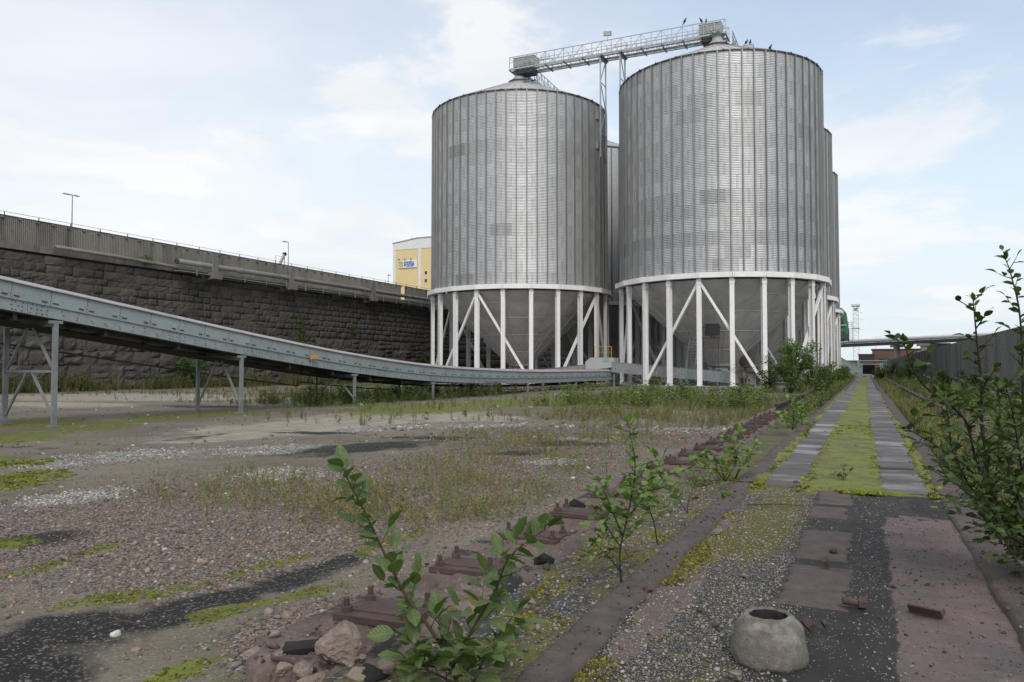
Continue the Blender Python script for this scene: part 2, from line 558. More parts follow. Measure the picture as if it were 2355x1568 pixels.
def leaf_material(name, c1, c2):
    """big leaves, each leaf its own green, veins in relief"""
    m, nt, b = nmat(name)
    k = NT(nt)
    co = nt.nodes.new('ShaderNodeTexCoord').outputs['Object']
    c = k.mix(k.rand(), c1, c2)
    sep = nt.nodes.new('ShaderNodeSeparateXYZ'); nt.links.new(co, sep.inputs[0])
    vein = k.ramp(k.math('ABSOLUTE', sep.outputs[0]), .0, .03, 1, 0)
    c = k.mix(k.math('MULTIPLY', vein, .45), c, tuple(min(1, x * 1.7) for x in c2))
    c = k.scale_col(c, k.ramp(k.noise(k.pos(), 60, 3), .3, .7, .85, 1.15))
    nt.links.new(c, b.inputs['Base Color'])
    b.inputs['Roughness'].default_value = .45
    b.inputs['Specular IOR Level'].default_value = .4
    w = nt.nodes.new('ShaderNodeTexWave'); w.bands_direction = 'DIAGONAL'
    w.inputs['Scale'].default_value = 4.5
    ab = nt.nodes.new('ShaderNodeCombineXYZ')
    nt.links.new(k.math('ABSOLUTE', sep.outputs[0]), ab.inputs[0]); nt.links.new(k.math('MULTIPLY', sep.outputs[1], -1.0), ab.inputs[1])
    nt.links.new(ab.outputs[0], w.inputs['Vector'])
    k.bump(w.outputs['Fac'], .25, .01, b)
    t = nt.nodes.new('ShaderNodeBsdfTranslucent')
    nt.links.new(k.mix(1.0, c, (1.1, 1.3, .45), 'MULTIPLY'), t.inputs['Color'])
    mx = nt.nodes.new('ShaderNodeMixShader'); mx.inputs[0].default_value = .28
    nt.links.new(b.outputs[0], mx.inputs[1]); nt.links.new(t.outputs[0], mx.inputs[2])
    nt.links.new(mx.outputs[0], nt.nodes['Material Output'].inputs[0])
    return m


M['leaf_willow'] = leaf_material('sallow_leaf', (.085, .13, .04), (.125, .175, .062))
M['leaf_birch'] = leaf_material('birch_leaf', (.13, .21, .045), (.19, .275, .075))
M['leaf_alder'] = leaf_material('alder_leaf', (.06, .098, .028), (.10, .14, .045))
M['bark'] = surf('twig_bark', (.085, .055, .03), (.06, .04, .024), 25, .7, bump=.3, bscale=120, bdist=.003)
M['bark_dark'] = surf('dark_bark', (.04, .03, .025), (.028, .022, .02), 25, .8, bump=.3, bscale=120, bdist=.003)

# ================================================================== GROUND
# worn patches of the yard: centre x, y, then two half-axes (world metres)
PATCH = {
    'moss': [(-24.26, 17.05, 1.91, 0.86, 2.72, -1.9), (-19.72, 13.28, 0.22, 1.66, 1.75, -1.16), (-20.37, 16.17, -0.16, 1.84, 1.18, -0.93), (-23.1, 22.85, 0.81, 4.0, 1.54, -1.51), (-22.46, 19.5, -0.46, 3.06, 1.14, -0.98), (-17.04, 31.94, 2.09, 7.06, 2.72, -5.07), (-15.13, 37.84, 5.1, 2.28, 1.94, -4.85), (-22.09, 32.05, 2.11, 0.94, 1.86, -2.69), (-12.2, 8.38, 0.19, 0.51, 0.87, -0.59), (-14.64, 9.87, 0.75, 0.34, 0.96, -0.64), (-5.17, 4.52, 0.35, 0.63, 0.11, -0.09), (-4.79, 5.62, 0.12, 0.63, 0.11, -0.12), (-4.1, 4.45, 0.22, 0.49, 0.07, -0.07), (-6.72, 4.75, -0.02, 0.44, 0.18, -0.12), (-4.26, 4.44, 0.2, 0.26, 0.1, -0.09), (-3.87, 4.94, 0.16, 0.36, 0.11, -0.12), (-3.75, 3.57, 0.15, 0.21, 0.11, -0.09), (-3.32, 3.47, 0.2, 0.09, 0.06, -0.07), (-4.34, 6.77, 0.1, 0.54, 0.16, -0.22), (-7.83, 5.21, 0.1, 0.28, 0.28, -0.17), (-6.89, 5.59, 0.06, 0.25, 0.14, -0.11), (-41.35, 72.64, 12.52, 5.6, 4.33, -7.6), (-62.42, 52.7, 9.6, 4.29, 5.78, -4.87)],
    'dark': [(-10.12, 14.36, 0.96, 1.85, 0.55, -0.77), (-6.32, 17.13, 1.0, 0.45, 0.25, -0.68), (-6.72, 15.1, 0.66, 0.3, 0.21, -0.47), (-7.75, 5.51, 0.28, 0.6, 0.34, -0.23), (-4.31, 5.28, 0.2, 0.76, 0.26, -0.28), (-4.53, 4.34, 0.3, 0.75, 0.29, -0.25), (-4.94, 3.69, 0.39, 0.53, 0.39, -0.27), (-4.61, 3.19, 0.47, 0.21, 0.34, -0.23), (-4.32, 6.0, 0.01, 0.55, 0.17, -0.19), (-15.39, 14.54, -0.27, 1.34, 0.66, -0.61), (-13.93, 17.35, 1.29, 0.58, 0.38, -0.47), (-27.54, 27.24, 2.17, 0.97, 0.94, -0.92), (-16.86, 11.55, 0.04, 0.56, 0.55, -0.37), (-9.72, 17.08, 1.17, 0.53, 0.36, -0.63)],
    'white': [(-13.34, 11.6, 1.22, 1.79, 0.94, -0.81), (-11.65, 13.37, 0.89, 1.27, 0.75, -0.85), (-13.5, 10.0, 0.49, 0.68, 0.74, -0.54), (-12.85, 19.53, 1.01, 3.0, 0.75, -1.12), (-10.86, 21.77, 1.83, 0.82, 0.66, -1.32), (-4.99, 23.05, 1.27, 0.57, 0.29, -1.33), (-10.06, 7.66, 0.08, 0.8, 0.63, -0.46), (-8.83, 10.45, 0.65, 0.72, 0.51, -0.6), (-6.48, 18.52, 0.88, 0.39, 0.24, -0.68), (-5.57, 13.92, 0.45, 0.2, 0.26, -0.65)],
    'light': [(-15.47, 20.33, 2.04, 4.59, 1.94, -2.53), (-41.4, 34.96, 8.32, 3.72, 6.37, -5.38), (-14.94, 16.14, 1.17, 2.24, 1.17, -1.26), (-16.11, 25.06, 2.49, 3.82, 1.49, -2.31), (-35.34, 26.13, 3.84, 1.72, 3.4, -2.51), (-13.99, 24.59, 2.82, 1.26, 1.24, -2.17)],
    'pave': [(-16.94, 67.82, 11.39, 5.1, 3.32, -13.3), (-65.92, 82.02, 10.22, 4.57, 8.46, -10.52), (-73.14, 63.44, 7.93, 3.55, 8.08, -7.01), (-10.73, 75.81, 11.08, 4.95, 2.0, -14.12)],
    'grav': [(-7.17, 7.32, 2.05, 2.85, 2.46, -2.43), (-6.4, 9.96, 1.7, 3.23, 2.2, -3.31), (-6.56, 15.17, 1.9, 4.8, 1.75, -3.94), (-5.34, 6.33, 0.88, 1.65, 1.24, -1.38), (-6.7, 19.82, 3.44, 1.54, 1.32, -3.91), (-7.28, 5.91, 0.53, 1.4, 1.36, -1.05), (-3.23, 4.31, 0.42, 0.59, 0.45, -0.53)],
    'weed': [(-5.97, 9.29, 0.86, 1.49, 0.94, -1.41), (-5.78, 12.43, 0.74, 2.3, 1.55, -3.18), (-4.29, 8.61, 0.45, 1.18, 0.54, -1.0), (-8.95, 9.31, 0.86, 0.91, 1.03, -1.05), (-7.27, 18.17, 2.45, 1.09, 1.12, -2.79), (-7.75, 8.91, 1.13, 0.5, 0.82, -0.94)],
}


def field(key, X, Y, warp=1.0):
    d = np.hypot(X, Y)
    s = np.clip(d / 14.0, .25, 3.0) * warp
    f1, f2 = .55, 2.2
    wx = X + s * (.9 * (fbm(X * f1, Y * f1, 3) - .5) + .35 * (fbm(X * f2, Y * f2, 5) - .5))
    wy = Y + s * (.9 * (fbm(X * f1, Y * f1, 9) - .5) + .35 * (fbm(X * f2, Y * f2, 13) - .5))
    out = np.zeros_like(X, dtype=float)
    for cx, cy, ax, ay, bx, by in PATCH[key]:
        det = ax * by - ay * bx
        px_, py_ = wx - cx, wy - cy
        a = (px_ * by - py_ * bx) / det
        b = (ax * py_ - ay * px_) / det
        out = np.maximum(out, 1 - sstep(np.hypot(a, b), .2, 1.55))
    return out


def axis_pts(stops):
    """stops: (start, step) ... ending with (end, None)"""
    out = []
    for (a, s), (b, _) in zip(stops[:-1], stops[1:]):
        n = max(1, int(round((b - a) / s)))
        out += list(a + (b - a) * np.arange(n) / n)
    return np.array(out + [stops[-1][0]])


def grid(xs, ys, zf):
    X, Y = np.meshgrid(xs, ys)
    Z = zf(X, Y)
    nx, ny = len(xs), len(ys)
    V = np.stack([X, Y, Z], -1).reshape(-1, 3)
    i = np.arange(nx - 1)[None, :] + np.arange(ny - 1)[:, None] * nx
    F = np.stack([i, i + 1, i + 1 + nx, i + nx], -1).reshape(-1, 4)
    return V, F, X.ravel(), Y.ravel()


def yard_z(X, Y):
    near = sstep(-X, 3.7, 5.0) * (1 - sstep(-X, 20, 22)) * (1 - sstep(Y, 16, 40))
    z = near * (.10 * (fbm(X * .5, Y * .5, 21) - .5) + .05 * (fbm(X * 2, Y * 2, 25, 3) - .5))
    z = z + .05 * sstep(X, -4.6, -3.5) * (1 - sstep(X, -3.4, -3.0)) * (1 - sstep(Y, 40, 60))
    z = z - .17 * np.exp(-(((X + 3.75) / .75) ** 2 + ((Y - 2.9) / .85) ** 2))
    z = z - .12 * sstep(X, 1.2, 1.6) * (1 - sstep(X, 2.0, 2.2))
    return z


def ground_material():
    m, nt, b = nmat('yard_ground')
    k = NT(nt); p = k.pos()
    fine = k.noise(p, 14, 6, .65)
    mid = k.noise(p, 1.7, 6, .62, .3)
    A = {n: k.attr(n) for n in ('moss', 'dark', 'white', 'light', 'pave', 'grav')}

    def mask(n, amt=.55, lo=.38, hi=.62, nz=None):
        nz = nz or mid
        s = k.math('ADD', A[n], k.math('MULTIPLY', k.math('SUBTRACT', nz, .5), amt * 2))
        return k.ramp(s, lo, hi)
    peb = k.voro(p, 34, 'F1', 'Color')
    pebd = k.voro(p, 34, 'F1', 'Distance')
    pebs = k.voro(p, 60, 'F1', 'Color')
    sepc = nt.nodes.new('ShaderNodeSeparateColor'); nt.links.new(peb, sepc.inputs[0])
    sepf = nt.nodes.new('ShaderNodeSeparateColor'); nt.links.new(pebs, sepf.inputs[0])
    c = k.mix(k.ramp(mid, .3, .7), (.165, .143, .108), (.108, .094, .070))
    c = k.mix(k.ramp(k.noise(p, .35, 5, .6), .4, .62, 0, .6), c, (.225, .195, .15))
    grav = k.mix(k.ramp(sepc.outputs[0], 0, 1), (.10, .085, .070), (.24, .192, .155))
    grav = k.mix(k.ramp(sepc.outputs[1], .78, .86), grav, (.27, .25, .23))
    grav = k.mix(k.ramp(pebd, .45, .75), grav, (.035, .031, .028))
    c = k.mix(mask('grav', .45), c, grav)
    light = k.mix(k.ramp(k.noise(p, 1.1, 8, .72, .3, stretch=(1, .45, 1)), .35, .65), (.38, .335, .27), (.235, .205, .162))
    light = k.mix(k.ramp(fine, .45, .7, 0, .5), light, (.17, .147, .115))
    c = k.mix(mask('light', .5), c, light)
    pav = k.mix(k.ramp(mid, .3, .7), (.21, .168, .152), (.155, .122, .108))
    c = k.mix(mask('pave', .3), c, pav)
    whi = k.mix(k.ramp(sepc.outputs[2], 0, 1), (.17, .16, .15), (.42, .41, .39))
    whi = k.mix(k.ramp(pebd, .45, .75), whi, (.06, .055, .05))
    c = k.mix(mask('white', 1.0, .46, .74, k.noise(p, 4.5, 5, .65)), c, whi)
    dk = k.mix(k.ramp(sepf.outputs[0], .86, .95), (.021, .020, .019), (.10, .092, .082))
    c = k.mix(mask('dark', .8, .30, .74), c, dk)
    ms = k.mix(k.ramp(k.noise(p, 9, 5, .65), .3, .7), (.10, .115, .02), (.165, .185, .032))
    ms = k.mix(k.ramp(k.noise(p, 2.3, 4), .45, .7, 0, .6), ms, (.075, .055, .022))
    c = k.mix(k.math('MULTIPLY', mask('moss', .95, .38, .62, k.noise(p, 3.1, 7, .7)), .92), c, ms)
    # wide scatter of pale crumbs everywhere
    c = k.mix(k.ramp(sepf.outputs[1], .93, .95, 0, .5), c, (.26, .245, .22))
    nt.links.new(c, b.inputs['Base Color'])
    b.inputs['Roughness'].default_value = .95
    b.inputs['Specular IOR Level'].default_value = .25
    n1 = k.bump(k.ramp(pebd, 0, .8, 1, 0), .55, .02, None)
    n2 = k.bump(fine, .5, .03, b, n1)
    return m


gx = axis_pts([(-2600, 260), (-300, 30), (-90, 3), (-30, .8), (-14, .17), (-3.3, .25), (8, 2), (30, 20), (250, 200), (2600, None)])
gy = axis_pts([(-60, 10), (0, 1), (3, .14), (14, .3), (34, .8), (70, 2.5), (140, 12), (420, 150), (3400, None)])
V, F, GX, GY = grid(gx, gy, yard_z)
ground = link('ground', np_mesh('ground', V, F, ground_material(), True, attrs={n: field(n, GX, GY) for n in ('moss', 'dark', 'white', 'light', 'pave', 'grav')}))
tag(ground, kind='structure')

# ------------------------------------------------------------------ templates for small stones and plants
def ico():
    t = (1 + 5 ** .5) / 2
    v = np.array([(-1, t, 0), (1, t, 0), (-1, -t, 0), (1, -t, 0), (0, -1, t), (0, 1, t), (0, -1, -t), (0, 1, -t), (t, 0, -1), (t, 0, 1), (-t, 0, -1), (-t, 0, 1)], float)
    v /= np.linalg.norm(v, axis=1, keepdims=True)
    f = np.array([(0, 11, 5), (0, 5, 1), (0, 1, 7), (0, 7, 10), (0, 10, 11), (1, 5, 9), (5, 11, 4), (11, 10, 2), (10, 7, 6), (7, 1, 8), (3, 9, 4), (3, 4, 2), (3, 2, 6), (3, 6, 8), (3, 8, 9), (4, 9, 5), (2, 4, 11), (6, 2, 10), (8, 6, 7), (9, 8, 1)])
    return v, f


STONES = []
for s in range(6):
    v, f = ico()
    v = v * (1 + .28 * (rng.random((12, 1)) - .5)) + rng.normal(0, .09, (12, 3))
    v *= (1.0, rng.uniform(.6, .9), rng.uniform(.4, .65))
    STONES.append((v, f))
OCT = (np.array([(1, 0, 0), (-1, 0, 0), (0, 1, 0), (0, -1, 0), (0, 0, .7), (0, 0, -.7)], float), np.array([(0, 2, 4), (2, 1, 4), (1, 3, 4), (3, 0, 4), (2, 0, 5), (1, 2, 5), (3, 1, 5), (0, 3, 5)]))


def scatter_stones(pos, size, tint, temps=STONES):
    parts = []
    pick = rng.integers(0, len(temps), len(pos))
    for i, (tv, tf) in enumerate(temps):
        q = pick == i
        n = int(q.sum())
        if not n: continue
        R = eul(rng.normal(0, .35, n), rng.normal(0, .35, n), rng.uniform(0, 6.28, n))
        V, F = stamp(tv, tf, pos[q], R, size[q])
        parts.append((V, F, np.repeat(tint[q], len(tv), 0)))
    return cat(parts)


def stuff(name, parts, mat, label, category, smooth=False, parent=None):
    V, F, T = cat(parts) if isinstance(parts, list) else parts
    o = link(name, np_mesh(name, V, F, mat, smooth, T), parent)
    if parent is None: tag(o, label, category, kind='stuff')
    else: tag(o, kind='stuff')
    return o


# loose gravel of the yard, thinning out with distance
N = 125000
rr_ = 3.6 + 17 * rng.random(N) ** 1.15
az_ = np.radians(rng.uniform(-63, -7, N))
X, Y = rr_ * np.sin(az_), rr_ * np.cos(az_)
g_, w_, d_, m_, l_ = (field(n, X, Y) for n in ('grav', 'white', 'dark', 'moss', 'light'))
prob = np.clip(.10 + .9 * g_ + .9 * w_ - .75 * d_ - .35 * m_ - .35 * l_, .03, 1)
keep = (X < -3.5) & (Y > 2.2) & (rng.random(N) < prob)
X, Y, w_, d_, rr_ = X[keep], Y[keep], w_[keep], d_[keep], rr_[keep]
n = len(X)
size = np.exp(rng.normal(math.log(.0128), .42, n)) * np.where(d_ > .5, .62, 1.0)
base = np.array([(.195, .138, .106), (.225, .165, .128), (.135, .118, .102), (.165, .145, .118), (.26, .21, .165), (.085, .078, .07), (.30, .27, .225)])
pal = base[rng.choice(7, n, p=[.24, .2, .18, .18, .1, .08, .02])]
pale = np.array([(.36, .345, .315), (.28, .265, .235), (.44, .425, .395)])[rng.integers(0, 3, n)]
tint = np.where((rng.random(n) < np.clip(w_ * 1.9 * (fbm(X * 1.6, Y * 1.6, 47) - .22) + .01, 0, .75))[:, None], pale, pal) * rng.uniform(.75, 1.2, (n, 1))
pos = np.stack([X, Y, yard_z(X, Y) + size * .12], 1)
stuff('gravel', scatter_stones(pos, size, tint), M['pebble'], 'loose pink and grey gravel spread over the yard', 'gravel')


# coarser scatter farther out, up to the conveyor
N = 15000
rr_ = 19 + 24 * rng.random(N) ** 1.2
az_ = np.radians(rng.uniform(-60, -8, N))
X, Y = rr_ * np.sin(az_), rr_ * np.cos(az_)
g_, w_, l_ = (field(q, X, Y) for q in ('grav', 'white', 'light'))
keep = (X < -3.6) & (X > -40) & (rng.random(N) < np.clip(.18 + .8 * g_ + .8 * w_ - .1 * l_, 0, 1) * np.clip((fbm(X * .6, Y * .6, 67) - .28) * 3, 0, 1))
X, Y, w_ = X[keep], Y[keep], w_[keep]; n = len(X)
sz = np.exp(rng.normal(math.log(.028), .5, n))
tc = np.where((rng.random(n) < .12 + .5 * w_)[:, None], np.array([(.40, .385, .35)]), base[rng.integers(0, 7, n)]) * rng.uniform(.6, 1.1, (n, 1))
stuff('far_gravel', scatter_stones(np.stack([X, Y, yard_z(X, Y) + sz * .1], 1), sz, tc), M['pebble'], 'scattered stones lying on the bare far part of the yard', 'gravel')

# cushions of moss spreading through the near yard
N = 90000
rr_ = 3.8 + 14 * rng.random(N)
az_ = np.radians(rng.uniform(-62, -9, N))
X, Y = rr_ * np.sin(az_), rr_ * np.cos(az_)
mf = field('moss', X, Y, 1.3)
keep = (X < -3.5) & (Y > 2.2) & (rng.random(N) < np.clip((mf - .25) * 2.2, 0, 1) * np.clip((fbm(X * 5, Y * 5, 61) - .32) * 4, 0, 1))
X, Y, rr_ = X[keep], Y[keep], rr_[keep]; n = len(X)
sz = np.exp(rng.normal(math.log(.012), .4, n)) * np.clip(rr_ / 7, .8, 2.2)
mt = np.array([(.10, .115, .016), (.145, .16, .02), (.075, .08, .016), (.06, .05, .018)])[rng.choice(4, n, p=[.4, .3, .2, .1])] * rng.uniform(.7, 1.25, (n, 1))
stuff('yard_moss', scatter_stones(np.stack([X, Y, yard_z(X, Y) + .001], 1), sz, mt, [STONES[0], STONES[2], STONES[4]]), M['moss_bit'], 'green moss cushions creeping between the gravel of the near yard', 'moss')


# ------------------------------------------------------------------ weeds
def leaf_tpl(w=.5, bend=.15):
    """leaf along +Y, length 1, two folded halves (8 triangles)"""
    v = np.array([(0, 0, 0), (-w * .38, .3, .03), (0, .33, -.02), (w * .38, .3, .03), (-w * .5, .62, .02 - bend * .4), (0, .66, -.03 - bend * .4), (w * .5, .62, .02 - bend * .4), (0, 1, -bend)], float)
    f = np.array([(0, 2, 1), (0, 3, 2), (1, 2, 5), (1, 5, 4), (2, 3, 6), (2, 6, 5), (4, 5, 7), (5, 6, 7)])
    return v, f


def weed_tpl(nleaf, h=1.0, spread=.22, leaf=.2, lw=.35, seed=0, stems=1, up=.5):
    g = np.random.default_rng(seed)
    P = []
    lv, lf = leaf_tpl(lw)
    for s in range(stems):
        lean = g.normal(0, .16, 2)
        b = g.normal(0, .05, 2) * (stems > 1)
        hh = h * g.uniform(.65, 1.05)
        top = np.array([b[0] + lean[0] * hh, b[1] + lean[1] * hh, hh]); bot = np.array([b[0], b[1], -.03])
        a = g.uniform(0, 3)
        w = np.array([math.cos(a), math.sin(a), 0]) * .011 * h
        P.append((np.array([bot - w, bot + w, top]), np.array([(0, 1, 2)]), np.zeros((3, 1))))
        k = max(2, nleaf // stems)
        t = g.uniform(.12, 1.0, k)
        pos = bot + (top - bot) * t[:, None]
        an = g.uniform(0, 6.28, k)
        d = np.stack([np.cos(an), np.sin(an), up + g.normal(0, .35, k)], 1)
        V, F = stamp(lv, lf, pos, frames(d, g.normal(0, .5, k)), leaf * h * g.uniform(.6, 1.2, k) * (1.15 - .45 * t))
        P.append((V, F, np.zeros((len(V), 1))))
    V, F, _ = cat(P)
    return V, F


def blade_tpl(n=9, seed=0, lean=.35):
    g = np.random.default_rng(seed)
    Vs, Fs = [], []
    for i in range(n):
        a = g.uniform(0, 6.28); h = g.uniform(.55, 1.0); l = g.uniform(.1, lean) * h
        o = np.array([g.normal(0, .09), g.normal(0, .09), -.02])
        d = np.array([math.cos(a), math.sin(a), 0]); s = np.array([-d[1], d[0], 0]) * .018
        Vs += [o - s, o + s, o + d * l * .35 + (0, 0, h * .6) - s * .7, o + d * l * .35 + (0, 0, h * .6) + s * .7, o + d * l + (0, 0, h)]
        b = i * 5
        Fs += [(b, b + 1, b + 3), (b, b + 3, b + 2), (b + 2, b + 3, b + 4)]
    return np.array(Vs), np.array(Fs)


def plant(pos, h, tint, temps, wide=1.0):
    parts = []
    pick = rng.integers(0, len(temps), len(pos))
    for i, (tv, tf) in enumerate(temps):
        q = pick == i
        n = int(q.sum())
        if not n: continue
        R = eul(rng.normal(0, .09, n), rng.normal(0, .09, n), rng.uniform(0, 6.28, n))
        S = np.stack([h[q] * wide, h[q] * wide, h[q]], 1)
        V, F = stamp(tv, tf, pos[q], R, S)
        parts.append((V, F, np.repeat(tint[q], len(tv), 0)))
    return cat(parts)


def greens(n, cols, p=None, var=.25):
    c = np.array(cols)[rng.choice(len(cols), n, p=p)]
    return c * rng.uniform(1 - var, 1 + var, (n, 1))


W_SPARSE = [weed_tpl(16, leaf=.24, lw=.30, seed=s, up=1.3, stems=3) for s in range(5)]
W_TALL = [weed_tpl(36, leaf=.15, lw=.42, seed=20 + s, stems=4, up=.45) for s in range(5)]
W_GRASS = [blade_tpl(11, s) for s in range(4)]

# thin stalks coming up through the gravel
N = 52000
rr_ = 4.5 + 25 * rng.random(N)
az_ = np.radians(rng.uniform(-60, -9, N))
X, Y = rr_ * np.sin(az_), rr_ * np.cos(az_)
pw = field('weed', X, Y, 1.6)
keep = (X < -3.6) & (rng.random(N) < np.clip(pw * (.25 + 2.2 * (fbm(X * 1.1, Y * 1.1, 31) - .36)), 0, 1))
X, Y = X[keep], Y[keep]; n = len(X)
h = rng.uniform(.07, .19, n) * (.7 + .6 * fbm(X * .8, Y * .8, 33)) * (1 + .8 * (rng.random(n) < .06))
stuff('gravel_weeds', plant(np.stack([X, Y, yard_z(X, Y)], 1), h, greens(n, [(.20, .21, .07), (.25, .21, .10), (.14, .17, .05), (.21, .145, .08)], [.35, .3, .2, .15]), W_SPARSE), M['grass'],
      'thin yellow green stalks growing through the gravel', 'weeds')


def weed_area(name, label, N, xr, yr, hr, cols, p, temps, dens=None, wide=1.0, zf=yard_z, cluster=1.2):
    X, Y = rng.uniform(*xr, N), rng.uniform(*yr, N)
    d = fbm(X / cluster, Y / cluster, 41)
    k = rng.random(N) < np.clip((d - .30) * 3.2, 0, 1) * (dens(X, Y) if dens is not None else 1)
    X, Y, d = X[k], Y[k], d[k]; n = len(X)
    h = rng.uniform(*hr, n) * (.55 + .9 * sstep(d, .3, .75))
    return stuff(name, plant(np.stack([X, Y, zf(X, Y)], 1), h, greens(n, cols, p), temps, wide), M['grass'], label, 'weeds')


GR = [(.12, .17, .05), (.165, .20, .065), (.085, .12, .035), (.20, .19, .085)]
GP = [.4, .25, .2, .15]
DRY = [(.22, .20, .095), (.18, .195, .07), (.19, .125, .075), (.13, .155, .05)]
weed_area('tall_weeds', 'belt of tall green weeds in front of the silo legs', 2600, (-15, -3.7), (30, 50), (.28, .62), GR, GP, W_TALL,
          lambda X, Y: np.clip((X + 16.5) / 6, .1, 1) * sstep(Y, 30, 36) * (1 - sstep(Y, 43, 50)))
weed_area('dry_grass', 'dry yellowish grass along the crane track beside the yard', 5200, (-13, -3.6), (19, 40), (.14, .36), DRY, [.4, .3, .15, .15], W_TALL + W_GRASS[:2],
          lambda X, Y: np.clip((X + 13) / 7, .05, 1) * sstep(Y, 19, 30), cluster=1.8)
weed_area('flowering_weeds', 'scattered taller weeds standing out of the belt before the silos', 520, (-15, -4), (33, 47), (.6, 1.15), [(.14, .19, .05), (.19, .21, .06), (.09, .13, .04)], None, W_TALL, lambda X, Y: .6 + 0 * X)
weed_area('conveyor_weeds', 'dense dark green weeds growing under the conveyor', 2600, (-27.5, -21.6), (27, 50), (.35, .85), [(.08, .115, .034), (.115, .15, .045), (.06, .09, .027), (.15, .14, .065)], GP, W_TALL,
          lambda X, Y: sstep(Y, 27, 34) * (1 - .75 * sstep(Y, 44, 52)))
weed_area('yard_grass', 'low mossy grass on the yard between conveyor and stone wall', 7000, (-56, -26), (30, 75), (.12, .4), [(.12, .12, .035), (.09, .10, .03), (.14, .12, .05), (.07, .09, .025)], GP, W_GRASS,
          lambda X, Y: .85 * sstep(X + .15 * (Y - 30), -45, -28) + .2, cluster=3.5)
weed_area('wall_foot_weeds', 'overgrown strip of weeds at the foot of the stone wall', 3600, (-57.0, -53.4), (34, 110), (.5, 1.25), [(.10, .11, .04), (.13, .12, .05), (.07, .09, .03), (.15, .12, .06)], GP, W_TALL + W_GRASS, cluster=2.2)
weed_area('verge_grass', 'rough grass on the verge right of the paved walkway', 9000, (1.25, 2.25), (7, 150), (.22, .6), DRY, [.3, .35, .1, .25], W_GRASS + W_TALL[:2], lambda X, Y: np.clip(22 / Y, .15, 1), cluster=1.6)
weed_area('wall_verge_weeds', 'tall weeds between the far rail and the concrete wall', 5200, (3.0, 7.5), (6, 160), (.4, 1.0), GR, GP, W_TALL + W_GRASS[:2], lambda X, Y: np.clip(30 / Y, .2, 1))
weed_area('track_weeds', 'leafy weeds between the rail and the walkway kerb', 2600, (-2.35, -1.7), (22, 150), (.2, .75), GR, GP, W_TALL, lambda X, Y: np.clip((Y - 18) / 45, .08, 1))
weed_area('silo_side_weeds', 'weeds along the silo legs beside the rusted rail', 2600, (-5.4, -2.6), (58, 160), (.4, 1.0), GR, GP, W_TALL)
weed_area('yard_sprouts', 'small leafy sprouts dotted over the mossy yard', 900, (-24, -9), (20, 44), (.15, .5), GR, GP, W_TALL + W_GRASS[:1], lambda X, Y: .5 + 0 * X, cluster=2.5)
weed_area('kerb_moss_grass', 'tufts of grass at the rim of the silo pavement', 900, (-22, -3), (55, 62), (.2, .55), GR, GP, W_TALL)

# ================================================================== WALKWAY BETWEEN THE CRANE RAILS
WX0, WX1, WZ = -1.65, 1.12, .2


def bed_material():
    """near end of the walkway: dark grit with pale chips, moss films, bare reddish screed"""
    m, nt, b = nmat('walkway_bed')
    k = NT(nt); p = k.pos()
    v = k.voro(p, 95, 'F1', 'Color'); vd = k.voro(p, 95, 'F1', 'Distance')
    s = nt.nodes.new('ShaderNodeSeparateColor'); nt.links.new(v, s.inputs[0])
    chip = k.attr('chip')
    thr = k.math('ADD', s.outputs[0], k.math('MULTIPLY', k.math('SUBTRACT', chip, 1.0), .75))
    grit = k.mix(k.ramp(k.noise(p, 5, 5), .3, .7), (.026, .025, .024), (.042, .040, .038))
    chips = k.mix(s.outputs[1], (.14, .13, .112), (.31, .295, .26))
    c = k.mix(k.math('MULTIPLY', k.ramp(thr, .40, .48), k.ramp(vd, .42, .5, 1, 0)), grit, chips)
    pk = k.mix(k.ramp(k.noise(p, 2.2, 7, .65, .3), .32, .68), (.172, .124, .114), (.105, .087, .082))
    pk = k.mix(k.ramp(k.noise(p, 7, 5, .7), .55, .72, 0, .5), pk, (.235, .20, .165))
    pk = k.mix(k.ramp(k.noise(p, 1.1, 5, .6, .2), .55, .7, 0, .65), pk, (.085, .083, .084))
    pk = k.mix(k.ramp(k.noise(p, 2.9, 7, .7, .4), .56, .66, 0, .7), pk, (.06, .056, .055))
    c = k.mix(k.ramp(k.math('ADD', k.attr('screed'), k.math('MULTIPLY', k.math('SUBTRACT', k.noise(p, 7, 7, .75), .5), 1.5)), .42, .58), c, pk)
    ms = k.mix(k.ramp(k.noise(p, 40, 4, .6), .3, .7), (.055, .045, .012), (.14, .135, .018))
    c = k.mix(k.ramp(k.math('ADD', k.attr('moss'), k.math('MULTIPLY', k.math('SUBTRACT', k.noise(p, 11, 6, .7), .5), 1.5)), .52, .66), c, ms)
    nt.links.new(c, b.inputs['Base Color'])
    b.inputs['Roughness'].default_value = .9
    b.inputs['Specular IOR Level'].default_value = .3
    n1 = k.bump(k.ramp(vd, 0, .6, 1, 0), .5, .006, None)
    k.bump(k.noise(p, 28, 6, .65), .5, .012, b, n1)
    return m


def blob(X, Y, cx, cy, rx, ry, seed=0):
    wx = X + .22 * (fbm(X * 4, Y * 4, 50 + seed) - .5); wy = Y + .35 * (fbm(X * 3, Y * 3, 60 + seed) - .5)
    return 1 - sstep(np.hypot((wx - cx) / rx, (wy - cy) / ry), .6, 1.15)


bx_ = axis_pts([(WX0 + .26, .02), (WX1 - .30, None)])
by_ = axis_pts([(1.5, .05), (3.4, .02), (11.4, .1), (22, 1), (190, None)])


def bed_z(X, Y):
    return WZ - .028 + .014 * (fbm(X * 2.2, Y * 2.2, 71) - .5) + .008 * (fbm(X * 14, Y * 14, 73, 3) - .5)


